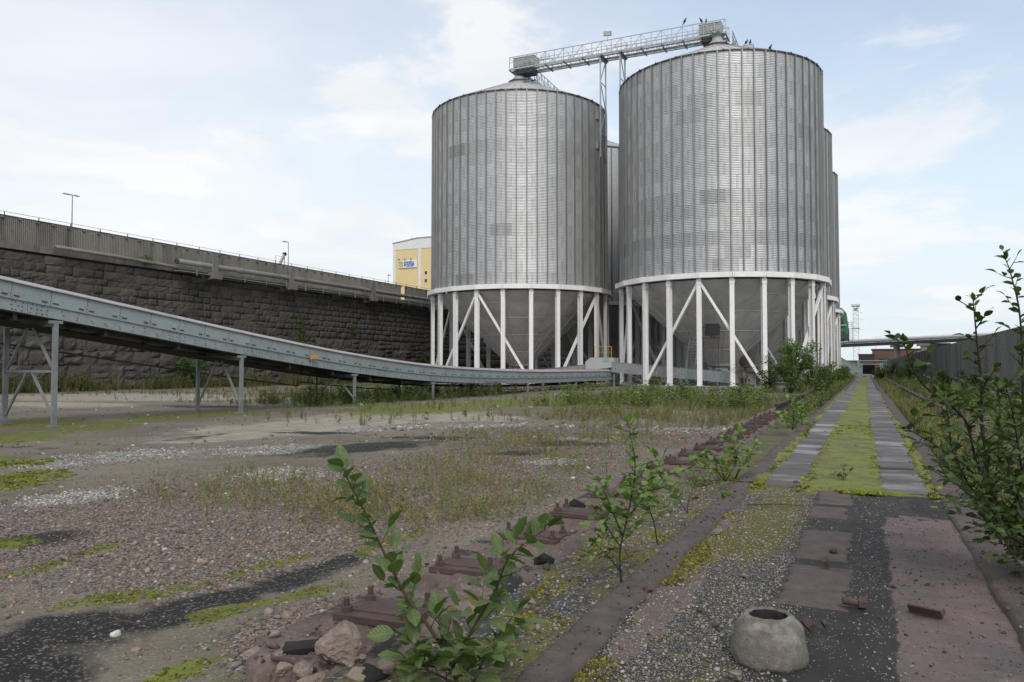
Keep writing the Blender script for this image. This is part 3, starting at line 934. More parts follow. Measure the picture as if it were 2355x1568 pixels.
V, F, X, Y = grid(bx_, by_, bed_z)
chip = np.clip(sstep(-X, .42, .75) * 1.0 + .45 * sstep(fbm(X * 3, Y * 2, 77), .4, .7), .15, 1)
screed = np.maximum(sstep(X + .10 * (fbm(X * 3, Y * 1.5, 81) - .5), .08, .22) * (1 - sstep(Y + .8 * (fbm(X * 4, Y * 4, 91) - .5), 8.6, 10.2)) , blob(X, Y, -1.25, 5.6, .17, 1.6, 3) + blob(X, Y, -1.3, 8.0, .14, .7, 5))
moss = .34 * sstep(-X, .5, .9) * (1 - sstep(Y, 10.4, 11)) + .5 * blob(X, Y, -1.22, 7.2, .16, .8, 7) + .35 * blob(X, Y, -.8, 8.6, .5, 2.0, 9) + .6 * sstep(Y, 10.0, 11.0) + .25 * blob(X, Y, -.4, 4.2, .5, .5, 11) + .1
moss = moss * (1 - .8 * sstep(X, -.1, .12))
walk = link('walkway', np_mesh('walkway', V, F, bed_material(), True, attrs={'chip': chip, 'screed': screed, 'moss': moss}))
tag(walk, kind='structure')

# kerbs: eroded reddish concrete beams, each cast length its own piece
def rough_beam(x0, x1, y0, y1, zt, zb, step, seed, amp=.020, edge=.10, lip=.0):
    ys = axis_pts([(y0 + .003, step), (y1 - .003, None)])
    nx = 9
    t = np.linspace(0, 1, nx)
    rows = []
    for y in ys:
        e0 = edge * max(0, fbm(np.array([y * 1.7]), np.array([seed * 3.1]), seed, 4)[0] - .45)
        e1 = edge * max(0, fbm(np.array([y * 1.9]), np.array([seed * 5.7 + 9]), seed + 3, 4)[0] - .45)
        xs = x0 + e0 + (x1 - x0 - e0 - e1) * t
        z = zt + amp * (fbm(xs * 5, np.full(nx, y * 3), seed + 5) - .5) * 2
        z[0] -= .018; z[-1] -= .018
        ring = [(x0 + e0 * .4, y, zb)] + list(zip(xs, [y] * nx, z)) + [(x1 - e1 * .4, y, zb)]
        rows.append(ring)
    k = nx + 2
    V = np.array(rows).reshape(-1, 3)
    i = np.arange(k - 1)[None, :] + np.arange(len(ys) - 1)[:, None] * k
    F = np.stack([i, i + 1, i + 1 + k, i + k], -1).reshape(-1, 4)
    caps = []
    for r in (0, len(ys) - 1):
        b = r * k
        for j in range(1, k - 2, 1):
            caps.append((b, b + j, b + j + 1, b + j + 1))
    return V, F


cuts = [1.4, 11.15, 17.3, 23.4, 29.5, 36, 42, 48, 54, 60, 68, 78, 90, 105, 125, 150, 190]
for i, (a, b_) in enumerate(zip(cuts[:-1], cuts[1:])):
    st = .04 if b_ < 20 else (.12 if b_ < 50 else .6)
    V, F = rough_beam(WX0, WX0 + .27, a, b_, WZ + rnd.uniform(-.006, .012), -.1, st, 100 + i)
    link('kerb', np_mesh('kerb', V, F, M['pinkcrete'], True), walk)
    V, F = rough_beam(WX1 - .33, WX1, a + .9, b_ + .9, WZ + rnd.uniform(-.004, .012), -.25, st, 200 + i, edge=.05)
    link('kerb', np_mesh('kerb', V, F, M['pinkcrete'], True), walk)

# paving slabs in two lanes either side of the mossy middle
def slab_mesh(w, l, th, seed, rag=.02):
    g = np.random.default_rng(seed)
    xs = np.linspace(-w / 2, w / 2, 12); ys = np.linspace(-l / 2, l / 2, 34)
    X, Y = np.meshgrid(xs, ys)
    ed = np.minimum(np.minimum(w / 2 - np.abs(X), l / 2 - np.abs(Y)) / .02, 1)
    Z = th + .007 * (fbm(X * 3 + seed, Y * 3, seed, 4) - .5) - .012 * (1 - ed)
    sx = X + rag * (1 - ed) * (fbm(X * 9 + seed, Y * 9, seed + 5) - .5) * 2
    V = np.stack([sx, Y, Z], -1).reshape(-1, 3)
    nx = 12
    i = np.arange(nx - 1)[None, :] + np.arange(33)[:, None] * nx
    F = np.stack([i, i + 1, i + 1 + nx, i + nx], -1).reshape(-1, 4)
    # skirt
    bd = list(range(nx)) + [nx * r + nx - 1 for r in range(1, 34)] + [33 * nx + c for c in range(nx - 2, -1, -1)] + [nx * r for r in range(32, 0, -1)]
    sk = V[bd].copy(); sk[:, 2] = -.05
    n0 = len(V)
    V = np.concatenate([V, sk])
    m_ = len(bd)
    S = np.array([(bd[j], n0 + j, n0 + (j + 1) % m_, bd[(j + 1) % m_]) for j in range(m_)])
    return np_mesh('slab', V, np.concatenate([F, S]), M['slab'], False)


slabs = [slab_mesh(.66, 2.42, .0, s) for s in range(5)]
y = 11.15
j = 0
while y < 185:
    for lane, xc in ((0, -.99), (1, .40)):
        link('slab', slabs[(j * 3 + lane) % 5], walk, (xc + rnd.uniform(-.012, .012), y + 1.24 + lane * .3 * (y > 12), WZ + rnd.uniform(-.008, .006)),
             (rnd.uniform(-.004, .004), rnd.uniform(-.008, .008), rnd.choice((0, math.pi)) + rnd.uniform(-.006, .006)))
    y += 2.47; j += 1
# the short slabs left in the middle of the near end
for yc, l, w, xc in ((10.45, 1.05, .40, -.36), (7.65, 1.25, .42, -.36), (6.2, 1.15, .43, -.355), (9.35, .7, .38, -.4)):
    g = slab_mesh(w, l, 0, int(yc * 7), .07); g.materials[0] = M['pinkcrete']; g.name = 'short_slab'
    link('short_slab', g, walk, (xc, yc, WZ - .014), (0, rnd.uniform(-.01, .01), rnd.uniform(-.03, .03)))


def moss_material():
    m, nt, b = nmat('bright_moss')
    k = NT(nt); p = k.pos()
    c = k.mix(k.ramp(k.noise(p, 22, 5, .65), .3, .7), (.085, .115, .008), (.20, .235, .013))
    c = k.mix(k.ramp(k.noise(p, 1.7, 7, .7), .45, .62, 0, .9), c, (.085, .075, .018))
    c = k.mix(k.ramp(k.noise(p, 8, 5, .72), .58, .68, 0, .9), c, (.05, .04, .02))
    nt.links.new(c, b.inputs['Base Color'])
    b.inputs['Roughness'].default_value = .95
    b.inputs['Specular IOR Level'].default_value = .15
    b.inputs['Sheen Weight'].default_value = .15
    n1 = k.bump(k.noise(p, 160, 4, .7), .9, .012, None)
    k.bump(k.noise(p, 35, 4, .6), .7, .02, b, n1)
    return m


M['moss'] = moss_material()


def moss_strip(name, x0, x1, stops, prof, h, parent=walk, seed=0, rag=.07, rf=4.5):
    xs = axis_pts([(x0, .014 if (x1 - x0) > .3 else .01), (x1, None)]); ys = axis_pts(stops)
    def zf(X, Y):
        e = np.minimum(X - x0, x1 - X)
        wob = rag * (fbm(Y * rf * 1.4, X * 1.2 + seed, 300 + seed, 4) - .5) * 2
        body = sstep(e + wob, .02, .08)
        return WZ - .03 + prof(X, Y) * body * (h + .018 * (fbm(X * 18, Y * 18, 310 + seed, 3) - .4) + .055 * (fbm(X * 3.2, Y * 3.2, 320 + seed) - .5))
    V, F, X, Y = grid(xs, ys, zf)
    o = link(name, np_mesh(name, V, F, M['moss'], True), parent)
    tag(o, kind='stuff')
    return o


moss_strip('moss_carpet', -.80, .17, [(10.7, .02), (16, .04), (26, .12), (60, .5), (150, None)], lambda X, Y: sstep(Y + .5 * (fbm(X * 5, Y * 3, 331) - .5), 10.85, 11.1) * (1 - .75 * sstep(fbm(X * 1.6, Y * .8, 335), .44, .56) * sstep(Y, 14, 26)) * (1 - .45 * sstep(Y, 26, 70)), .052, rag=.20)
moss_strip('kerb_moss', -1.50, -1.22, [(10.3, .02), (16, .04), (30, .2), (60, None)], lambda X, Y: sstep(fbm(X * 3, Y * 1.1, 341), .40, .52) * sstep(Y, 10.4, 11), .05, seed=3, rag=.08)
moss_strip('kerb_moss', .66, .92, [(9.9, .02), (16, .04), (30, .2), (60, None)], lambda X, Y: sstep(fbm(X * 3, Y * 1.1, 351), .36, .5) * sstep(Y, 10.3, 11) * (1 - .6 * sstep(Y, 20, 30)), .05, seed=5, rag=.08)
moss_strip('cross_moss', -.2, .95, [(10.82, .015), (11.14, None)], lambda X, Y: sstep(X, .0, .2) * sstep(fbm(X * 4, Y * 9, 361), .40, .55) * sstep(Y, 10.9, 10.98) * (1 - sstep(Y, 11.05, 11.13)), .034, seed=7)

# loose tufts of moss fringing the carpet and the slabs
N = 9000
Y = 10.75 + 14 * rng.random(N) ** 1.7
side = rng.integers(0, 4, N)
X = np.choose(side, [-.70 + rng.normal(0, .07, N), .06 + rng.normal(0, .06, N), -1.34 + rng.normal(0, .05, N), .77 + rng.normal(0, .045, N)])
X = np.where(rng.random(N) < .35, rng.uniform(-.72, .1, N), X)
_ = np.choose(side, [-.70 + rng.normal(0, .07, N), .06 + rng.normal(0, .06, N), -1.34 + rng.normal(0, .05, N), .77 + rng.normal(0, .045, N)])
kk = fbm(X * 3, Y * 2.2, 381) > .45
X, Y = X[kk], Y[kk]; n = len(X)
sz = np.exp(rng.normal(math.log(.013), .45, n))
stuff('moss_tufts', scatter_stones(np.stack([X, Y, np.full(n, WZ + .002)], 1), sz, greens(n, [(.15, .18, .013), (.22, .245, .016), (.10, .10, .016), (.07, .06, .018)]), [STONES[0], STONES[3], OCT]), M['moss_bit'], 'ragged tufts of moss along the joints of the walkway slabs', 'moss')

# chips of gravel lying on the near walkway
N = 30000
X, Y = rng.uniform(-1.42, .75, N), 3.2 + 8 * rng.random(N) ** 1.3
pc = np.clip(.9 * sstep(-X, .35, .62) + .30 * (1 - sstep(X, .1, .25)) + .03, 0, 1) * (.4 + .8 * fbm(X * 5, Y * 5, 371)) * (1 - .85 * ((X > -.58) & (X < -.14) & (Y > 5.6)))
k_ = (rng.random(N) < pc) & (Y < 11.05)
X, Y = X[k_], Y[k_]; n = len(X)
sz = np.exp(rng.normal(math.log(.0062), .35, n)) * np.where(X > -.4, .75, 1)
tc = greens(n, [(.27, .25, .215), (.20, .185, .155), (.13, .112, .095), (.34, .325, .295), (.17, .125, .10)], [.3, .3, .17, .13, .1])
stuff('walkway_chips', scatter_stones(np.stack([X, Y, bed_z(X, Y) + sz * .3], 1), sz, tc, [OCT, STONES[0]]), M['pebble'], 'pale stone chips strewn over the near walkway', 'gravel')
# dark crumbs on the reddish screed
N = 2200
X, Y = rng.uniform(.05, 1.05, N), 3.4 + 8 * rng.random(N)
sz = np.exp(rng.normal(math.log(.0048), .5, N))
stuff('walkway_crumbs', scatter_stones(np.stack([X, Y, np.where(X > .8, WZ + .004, bed_z(X, Y)) + sz * .3], 1), sz, greens(N, [(.05, .042, .04), (.09, .07, .062), (.18, .15, .13)]), [OCT, STONES[1]]), M['pebble'], 'dark crumbs scattered on the reddish walkway screed', 'gravel')

# dirt crumbs lying on the kerbs
N = 1500
X = np.where(rng.random(N) < .55, rng.uniform(WX0 + .02, WX0 + .26, N), rng.uniform(WX1 - .32, WX1 - .02, N)); Y = 3 + 12 * rng.random(N)
sz = np.exp(rng.normal(math.log(.0045), .5, N))
stuff('kerb_crumbs', scatter_stones(np.stack([X, Y, WZ + .006 + sz * .2], 1), sz, greens(N, [(.05, .042, .038), (.09, .07, .06), (.17, .14, .115), (.03, .028, .026)]), [OCT, STONES[2], STONES[4]]), M['pebble'], 'crumbs of dirt and concrete lying on the walkway kerbs', 'gravel')

# ================================================================== CRANE TRACK, LEFT
def channel_material():
    m, nt, b = nmat('track_channel_floor')
    k = NT(nt); p = k.pos()
    c = k.mix(k.ramp(k.noise(p, 3, 6, .6), .35, .65), (.026, .025, .024), (.058, .057, .057))
    vd = k.voro(p, 70, 'F1', 'Color'); s = nt.nodes.new('ShaderNodeSeparateColor'); nt.links.new(vd, s.inputs[0])
    c = k.mix(k.ramp(s.outputs[0], .84, .9), c, (.24, .22, .2))
    ms = k.mix(k.ramp(k.noise(p, 30, 4), .3, .7), (.06, .048, .012), (.15, .14, .018))
    c = k.mix(k.ramp(k.noise(p, 1.7, 7, .68, .4), .43, .54), c, ms)
    nt.links.new(c, b.inputs['Base Color']); b.inputs['Roughness'].default_value = .8
    k.bump(k.noise(p, 40, 5, .65), .7, .02, b)
    return m


def chan_z(X, Y): return .085 + .05 * (fbm(X * 2, Y * 1.5, 401) - .5) + .012 * (fbm(X * 12, Y * 12, 403, 3) - .5) + .03 * sstep(-X, 2.2, 2.4)


V, F, X, Y = grid(axis_pts([(-2.62, .03), (-1.6, None)]), axis_pts([(1.5, .03), (9, .06), (22, .5), (60, 3), (190, None)]), chan_z)
chan = link('track_channel', np_mesh('track_channel', V, F, channel_material(), True))
tag(chan, kind='structure')
N = 4200
X, Y = rng.uniform(-2.4, -1.68, N), 3 + 9 * rng.random(N)
sz = np.exp(rng.normal(math.log(.0075), .5, N))
stuff('channel_chips', scatter_stones(np.stack([X, Y, chan_z(X, Y) + sz * .3], 1), sz, greens(N, [(.2, .17, .15), (.12, .1, .09), (.27, .25, .23)]), STONES), M['pebble'], 'small stones lying in the mossy channel beside the track', 'gravel')

# dark moss in the channel and along the inner edge of the left kerb
N = 16000
lane = rng.random(N) < .6
X = np.where(lane, rng.uniform(-2.3, -1.7, N), -1.33 + rng.normal(0, .07, N)); Y = 3.2 + 12 * rng.random(N)
kk = fbm(X * 2.2, Y * 1.3, 391) > np.where(lane, .50, .52)
X, Y, lane = X[kk], Y[kk], lane[kk]; n = len(X)
sz = np.exp(rng.normal(math.log(.011), .4, n))
stuff('channel_moss', scatter_stones(np.stack([X, Y, np.where(lane, chan_z(X, Y), bed_z(X, Y) + .002)], 1), sz, greens(n, [(.10, .085, .014), (.14, .13, .016), (.065, .05, .014), (.17, .17, .02)]), [STONES[1], STONES[3], STONES[5]]), M['moss_bit'], 'brownish moss cushions in the track channel and along the kerb', 'moss')

PLATE_Y = [4.23, 5.45, 6.72, 7.98, 9.25, 10.5, 11.75, 13.0, 14.25, 15.5, 16.75, 18.0, 19.25, 20.5, 21.75, 23.0, 24.25, 25.5, 26.75, 28.0]
TX = -2.77


def beam_z(X, Y):
    z = .10 + .018 * (fbm(X * 3, Y * 2, 411) - .5) + .008 * (fbm(X * 15, Y * 15, 413, 3) - .5)
    for py_ in PLATE_Y + [29.25 + 1.25 * i for i in range(20)]:
        dx_ = np.abs(X - TX) - .30; dy_ = np.abs(Y - py_) - .22
        d = np.maximum(dx_, dy_)
        wide = np.where(X > TX, .16, .05)
        z = np.maximum(z, .10 + (.098 + .012 * (fbm(X * 9, Y * 9, 417, 3) - .5)) * (1 - sstep(d + .03 * (fbm(X * 7, Y * 7, 419) - .5), -.01, wide)))
    soil = sstep(fbm(X * 1.7, Y * 1.9, 421), .52, .62) * (X > -2.95)
    z = z + .03 * soil * (fbm(X * 10, Y * 10, 423) + .2)
    # broken near end and weathered left edge
    end = 3.52 + .34 * (fbm(X * 3.0, X * 0 + 4.2, 425) - .5) + .22 * sstep(-X, 3.05, 3.45) + .10 * (fbm(X * 11, Y * 3, 427) - .5)
    z = z - .36 * (1 - sstep(Y, end - .04, end + .015)) - .10 * (1 - sstep(Y, end + .0, end + .16)) * fbm(X * 8, Y * 8, 428)
    left = -3.45 + .10 * (fbm(Y * .9, X * 0 + 1.7, 429) - .5)
    z = z - .16 * (1 - sstep(X, left - .02, left + .05))
    z = z - .12 * sstep(X, -2.40, -2.30)
    return z


def beam_material():
    m, nt, b = nmat('crane_track_concrete')
    k = NT(nt); p = k.pos()
    c = k.mix(k.ramp(k.noise(p, 3.5, 7, .65, .2), .3, .7), (.155, .112, .092), (.09, .069, .058))
    c = k.mix(k.ramp(k.noise(p, 28, 5, .7), .52, .7, 0, .6), c, (.27, .225, .19))
    c = k.mix(k.ramp(k.noise(p, 1.5, 6, .6, .3), .50, .66, 0, .8), c, (.085, .06, .05))
    c = k.mix(k.ramp(k.noise(p, 2.4, 7, .68, .3), .54, .60, 0, .95), c, (.021, .020, .019))
    nt.links.new(c, b.inputs['Base Color']); b.inputs['Roughness'].default_value = .93
    n1 = k.bump(k.noise(p, 75, 5, .7), .6, .008, None)
    k.bump(k.noise(p, 14, 5, .65), .5, .03, b, n1)
    return m


M['beam'] = beam_material()
V, F, X, Y = grid(axis_pts([(-3.56, .02), (-2.26, None)]), axis_pts([(3.1, .018), (8, .03), (14, .06), (30, .2), (55, 2), (190, None)]), beam_z)
brk = (1 - sstep(Y, 3.45, 3.75))
V[:, 0] += brk * .07 * (fbm(Y * 14, V[:, 2] * 25, 431) - .5); V[:, 1] += brk * .10 * (fbm(X * 13, V[:, 2] * 22 + 5, 433) - .5)
track = link('track_foundation', np_mesh('track_foundation', V, F, M['beam'], False))
tag(track, kind='structure')

pm = MB()
pm.prism([(-.27, 0), (.27, 0), (.27, .035), (.265, .04), (-.265, .04), (-.27, .035)], .40, 'y', (0, -.2, 0))
pm.box((0, 0, .043), (.54, .20, .008))
plate_me = pm.mesh('base_plate', M['rust'])
bm_ = MB()
bm_.lathe([(0, 0), (.036, 0), (.036, .034), (.031, .038), (0, .038)], 6).lathe([(.018, .036), (.019, .09), (.014, .094), (0, .094)], 10)
bolt_me = bm_.mesh('bolt', M['rust'])
cl = MB().box((0, 0, .02), (.10, .09, .04), taper=.8).box((.015, 0, .05), (.05, .07, .03), (0, .3, 0))
clip_me = cl.mesh('rail_clip', M['rust'])
for i, py_ in enumerate(PLATE_Y):
    p_ = link('base_plate', plate_me, track, (TX + rnd.uniform(-.02, .02), py_ + rnd.uniform(-.03, .03), .195 + rnd.uniform(0, .012)), (rnd.uniform(-.02, .02), rnd.uniform(-.02, .035), rnd.uniform(-.04, .04)))
    for sx in (-1, 1):
        for sy in (-1, 1):
            if rnd.random() < .07 and i > 1: continue
            link('bolt', bolt_me, p_, (sx * .235 + (.02 if sx < 0 else -.02), sy * .125, .04), (rnd.uniform(-.05, .05), rnd.uniform(-.05, .05), rnd.uniform(0, 1)), (1, 1, rnd.uniform(.75, 1.1)))
    if i >= 4:
        for sx in (-1, 1):
            if rnd.random() < .8: link('rail_clip', clip_me, p_, (sx * .13, rnd.uniform(-.05, .05), .04), (0, 0, math.pi * (sx > 0) + rnd.uniform(-.2, .2)))


def rail_mesh(L, mat):
    prof = [(-.07, 0), (.07, 0), (.07, .012), (.018, .03), (.012, .045), (.012, .115), (.036, .128), (.038, .16), (.030, .168), (-.030, .168), (-.038, .16), (-.036, .128), (-.012, .115), (-.012, .045), (-.018, .03), (-.07, .012)]
    s = 1.9
    return MB().prism([(a * s, b * s) for a, b in prof], L, 'y').mesh('rail', mat)


for a, L in ((28.05, 11.98), (40.05, 11.98), (52.05, 11.98), (64.05, 23.98), (88.05, 60)):
    link('rail', rail_mesh(L, M['rust_rail']), track, (TX - .0, a, .225))

# right-hand track, half hidden by grass
def beam2_z(X, Y): return .10 + .03 * (fbm(X * 3, Y * 1.3, 441) - .5) - .25 * (1 - sstep(X, 2.10, 2.17)) - .25 * sstep(X, 3.05, 3.12)


V, F, X, Y = grid(axis_pts([(2.06, .04), (3.16, None)]), axis_pts([(2.0, .05), (14, .12), (40, .6), (190, None)]), beam2_z)
track2 = link('track_foundation', np_mesh('track_foundation', V, F, M['pinkcrete'], True))
tag(track2, kind='structure')
for a, L in ((27, 24.9), (52, 29.9), (82, 60)):
    link('rail', rail_mesh(L, M['rust_rail']), track2, (2.38, a, .10))

# ================================================================== SILOS
NLEG, RLEG, RBODY, RRING = 22, 9.9, 9.83, 10.47
ZR0, ZR1, ZEAVE, ZCAP = 9.79, 10.26, 30.2, 34.35
NST, NRING = 58, 16
NSHEET = NST // 2
DTH = 2 * math.pi / NSHEET
RH = (ZEAVE - ZR1) / NRING


def pol(r, t, z): return (r * math.sin(t), r * math.cos(t), z)      # angle measured from +Y towards +X


def sheet_mesh(t0, t1, nx, waves, seam=True, segs=6):
    """corrugated sheet, bottom at z = 0, with its bolted lap along one edge"""
    nz = waves * segs
    Vs, Fs, Ms = [], [], []
    for j in range(nz + 1):
        z = RH * j / nz
        r = RBODY + .020 * math.cos(2 * math.pi * waves * j / nz)
        for i in range(nx + 1):
            Vs.append(pol(r, t0 + (t1 - t0) * i / nx, z))
    w = nx + 1
    for j in range(nz):
        for i in range(nx):
            Fs.append((j * w + i, j * w + i + 1, (j + 1) * w + i + 1, (j + 1) * w + i)); Ms.append(0)
    if seam:
        # overlap: two lines of bolts in the valleys
        for s in (-.055, .055):
            tb = t0 + s / RBODY
            for q in range(waves):
                zc = RH * (q + .5) / waves
                b = len(Vs); hw = .022 / RBODY; hz = .052
                for (tt, z_, r_) in ((tb - hw, zc - hz, -.0), (tb + hw, zc - hz, -.0), (tb + hw, zc + hz, .0), (tb - hw, zc + hz, .0)):
                    Vs.append(pol(RBODY + .012 + r_, tt, z_))
                Fs.append((b, b + 1, b + 2, b + 3)); Ms.append(1)
    me = bpy.data.meshes.new('sheet')
    me.from_pydata(Vs, [], Fs)
    me.materials.append(M['sheet']); me.materials.append(M['seam'])
    me.polygons.foreach_set('material_index', Ms)
    me.polygons.foreach_set('use_smooth', [True] * len(Fs))
    me.update()
    return me


half = DTH / 2
sheet_me = sheet_mesh(-half, half, 8, 8)
# thin horizontal lap at each ring
stf = MB()
sw, sd = .10, .15
nseg = NRING // 2
for i in range(nseg):
    z0, z1 = i * RH * 2, (i + 1) * RH * 2
    d = sd - .004 * i
    stf.box((0, d / 2 + .012, (z0 + z1) / 2), (sw + .03, .012, z1 - z0 - .02))
    for s in (-1, 1): stf.box((s * sw / 2, d / 2 + .02, (z0 + z1) / 2), (.012, d, z1 - z0))
    stf.box((0, d + .02, (z0 + z1) / 2), (sw, .012, z1 - z0))
stiff_me = stf.mesh('stiffener', M['stiff'])


def h_beam(L, w, d, tf, tw, mat, name):
    b = MB()
    b.box((0, -d / 2 + tf / 2, L / 2), (w, tf, L)).box((0, d / 2 - tf / 2, L / 2), (w, tf, L)).box((0, 0, L / 2), (tw, d - 2 * tf, L))
    return b.mesh(name, mat)


LEGZ = .22
leg_me = MB().box((0, .17, (ZR0 - LEGZ) / 2), (.40, .03, ZR0 - LEGZ)).box((0, -.17, (ZR0 - LEGZ) / 2), (.40, .03, ZR0 - LEGZ)).box((0, 0, (ZR0 - LEGZ) / 2), (.024, .31, ZR0 - LEGZ)) \
    .box((0, .02, ZR0 - LEGZ - .33), (.44, .40, .5)).mesh('leg', M['white_paint'])
foot_me = MB().box((0, 0, -.025), (.66, .62, .05)).box((.26, .24, .02), (.05, .05, .06)).box((-.26, .24, .02), (.05, .05, .06)).box((0, 0, -.09), (.80, .74, .09), mi=1).mesh('base_plate', [M['white_paint'], M['concrete']])

ang = 2 * math.pi / NLEG
chord = 2 * RRING * math.sin(ang / 2)
apo = RRING * math.cos(ang / 2)
seg_poly = MB()
h_ = (ZR1 - ZR0)
seg_poly.box((0, apo - .012, h_ / 2), (chord - .03, .024, h_)).box((0, apo - .32, h_ - .016), (chord - .22, .60, .024)).box((0, apo - .32, .016), (chord - .22, .60, .024)).box((0, apo - .45, h_ / 2), (chord - .32, .02, h_ - .06))
ringseg_me = seg_poly.mesh('ring_segment', M['white_paint'])
spl_me = MB().box((-.17, apo + .006, h_ / 2), (.018, .03, h_ + .03)).box((.17, apo + .006, h_ / 2), (.018, .03, h_ + .03)).mesh('ring_splice', M['white_paint'])
# hopper panels: one mesh per course
HZ = [9.70, 8.55, 7.10, 5.35, 3.55, 2.15]
HTOP, HBOT = (9.55, 9.70), (1.15, 2.15)


def hop_r(z): return HBOT[0] + (HTOP[0] - HBOT[0]) * (z - HBOT[1]) / (HTOP[1] - HBOT[1])


hop_me = []
for z1, z0 in zip(HZ[:-1], HZ[1:]):
    t = ang / 2
    g = .018
    a, b_, c, d = (Vector(pol(hop_r(z0) , -t, z0)), Vector(pol(hop_r(z0), t, z0)), Vector(pol(hop_r(z1), t, z1)), Vector(pol(hop_r(z1), -t, z1)))
    ctr = (a + b_ + c + d) / 4
    nrm = (b_ - a).cross(d - a).normalized()
    if nrm.y < 0: nrm = -nrm
    mid = ctr + nrm * .07 - Vector((0, 0, 0))
    mb = MB()
    ins = [p + (ctr - p) * g for p in (a, b_, c, d)]
    mb.add(ins + [mid] + [p - nrm * .05 for p in ins], [(0, 1, 4), (1, 2, 4), (2, 3, 4), (3, 0, 4), (0, 5, 6, 1), (1, 6, 7, 2), (2, 7, 8, 3), (3, 8, 5, 0)])
    # flanged joint strips along the right and bottom edges
    mb.bar(b_ + nrm * .015, c + nrm * .015, .045, .06, up=nrm).bar(a + nrm * .015, b_ + nrm * .015, .045, .06, up=nrm)
    hop_me.append(mb.mesh('hopper_panel', M['hopper_paint']))
# roof sector
nroof = NSHEET
rp = MB()
t = math.pi / nroof
r0, r1 = RBODY + .10, 1.0
z0, z1 = ZEAVE + .02, ZCAP
for i in range(1):
    a, b_, c, d = pol(r0, -t * .985, z0), pol(r0, t * .985, z0), pol(r1, t, z1), pol(r1, -t, z1)
    rp.add([a, b_, c, d], [(0, 1, 2, 3)])
rp.bar(Vector(pol(r0, t, z0 + .03)), Vector(pol(r1, t, z1 + .02)), .05, .07).bar(Vector(pol(r0, 0, z0 + .012)), Vector(pol(r1, 0, z1 + .012)), .03, .03)
rp.box(pol(r0 + .02, t, z0 + .03), (.10, .12, .12), (0, 0, -t), mi=1)
roofp_me = rp.mesh('roof_panel', [M['roof'], M['dark_metal']])
eave_me = MB().lathe([(RBODY + .02, ZEAVE - .05), (RBODY + .13, ZEAVE - .05), (RBODY + .13, ZEAVE + .05), (RBODY + .02, ZEAVE + .05)], 116, closed=True).mesh('eave_ring', M['dark_metal'])
cap_me = MB().lathe([(1.15, ZCAP - .10), (1.2, ZCAP + .05), (1.05, ZCAP + .12), (.85, ZCAP + .22), (.8, ZCAP + .55), (.55, ZCAP + .7), (.5, ZCAP + 1.15), (.75, ZCAP + 1.2), (.75, ZCAP + 1.3), (0, ZCAP + 1.3)], 28).mesh('roof_cap', M['grey_paint'])
capring_me = MB().lathe([(1.18, ZCAP + .02), (1.3, ZCAP + .02), (1.3, ZCAP + .14), (1.18, ZCAP + .14)], 28, closed=True).mesh('cap_flange', M['dark_metal'])
out_me = MB().lathe([(1.16, 2.16), (1.16, 2.02), (.75, 1.75), (.75, 1.55), (1.0, 1.5), (1.0, 1.35), (0, 1.35)], 22).box((.0, 0, 1.7), (.5, 2.1, .18)).mesh('hopper_outlet', M['grey_paint'])
found_me = MB().lathe([(9.15, 0.0), (9.15, .16), (10.75, .16), (10.8, .12), (10.8, -.05)], 66).mesh('foundation', M['concrete'])
ring_lap_me = MB().lathe([(RBODY + .012, -.03), (RBODY + .026, -.03), (RBODY + .026, .03), (RBODY + .012, .03)], 116, closed=True).mesh('ring_lap', M['seam'])


def brace_mesh(steps):
    a = Vector(pol(RLEG, 0, ZR0 - .25)); b_ = Vector(pol(RLEG, ang * steps, LEGZ + .1))
    d = Vector(((a.x + b_.x) / 2, (a.y + b_.y) / 2, 0)).normalized()
    return MB().bar(a, b_, .24, .20, up=d).mesh('brace', M['white_paint'])


brace_r, brace_l = brace_mesh(2), brace_mesh(-2)


def shell_all(name, skip=None):
    """whole corrugated wall as one mesh (used where the separate sheets cannot be seen)"""
    segs, waves = 4, 8
    nz = NRING * waves * segs
    z = np.linspace(0, ZEAVE - ZR1, nz + 1)
    r = RBODY + .020 * np.cos(2 * np.pi * np.arange(nz + 1) / segs)
    nt_ = NSHEET * 4
    th = np.arange(nt_) * 2 * np.pi / nt_
    V = np.stack([np.outer(r, np.sin(th)), np.outer(r, np.cos(th)), np.repeat(z[:, None], nt_, 1)], -1).reshape(-1, 3)
    i = np.arange(nt_)
    j = np.arange(nz)[:, None] * nt_
    F = np.stack([j + i, j + (i + 1) % nt_, j + nt_ + (i + 1) % nt_, j + nt_ + i], -1).reshape(-1, 4)
    if skip is not None:
        tc = (th + np.pi / nt_)
        dlt = (tc - skip[0] + np.pi) % (2 * np.pi) - np.pi
        keep = np.abs(dlt) > skip[1]
        F = F[np.tile(keep, nz)]
    return np_mesh(name, V, F, M['sheet'], True)


shell_me = shell_all('shell')


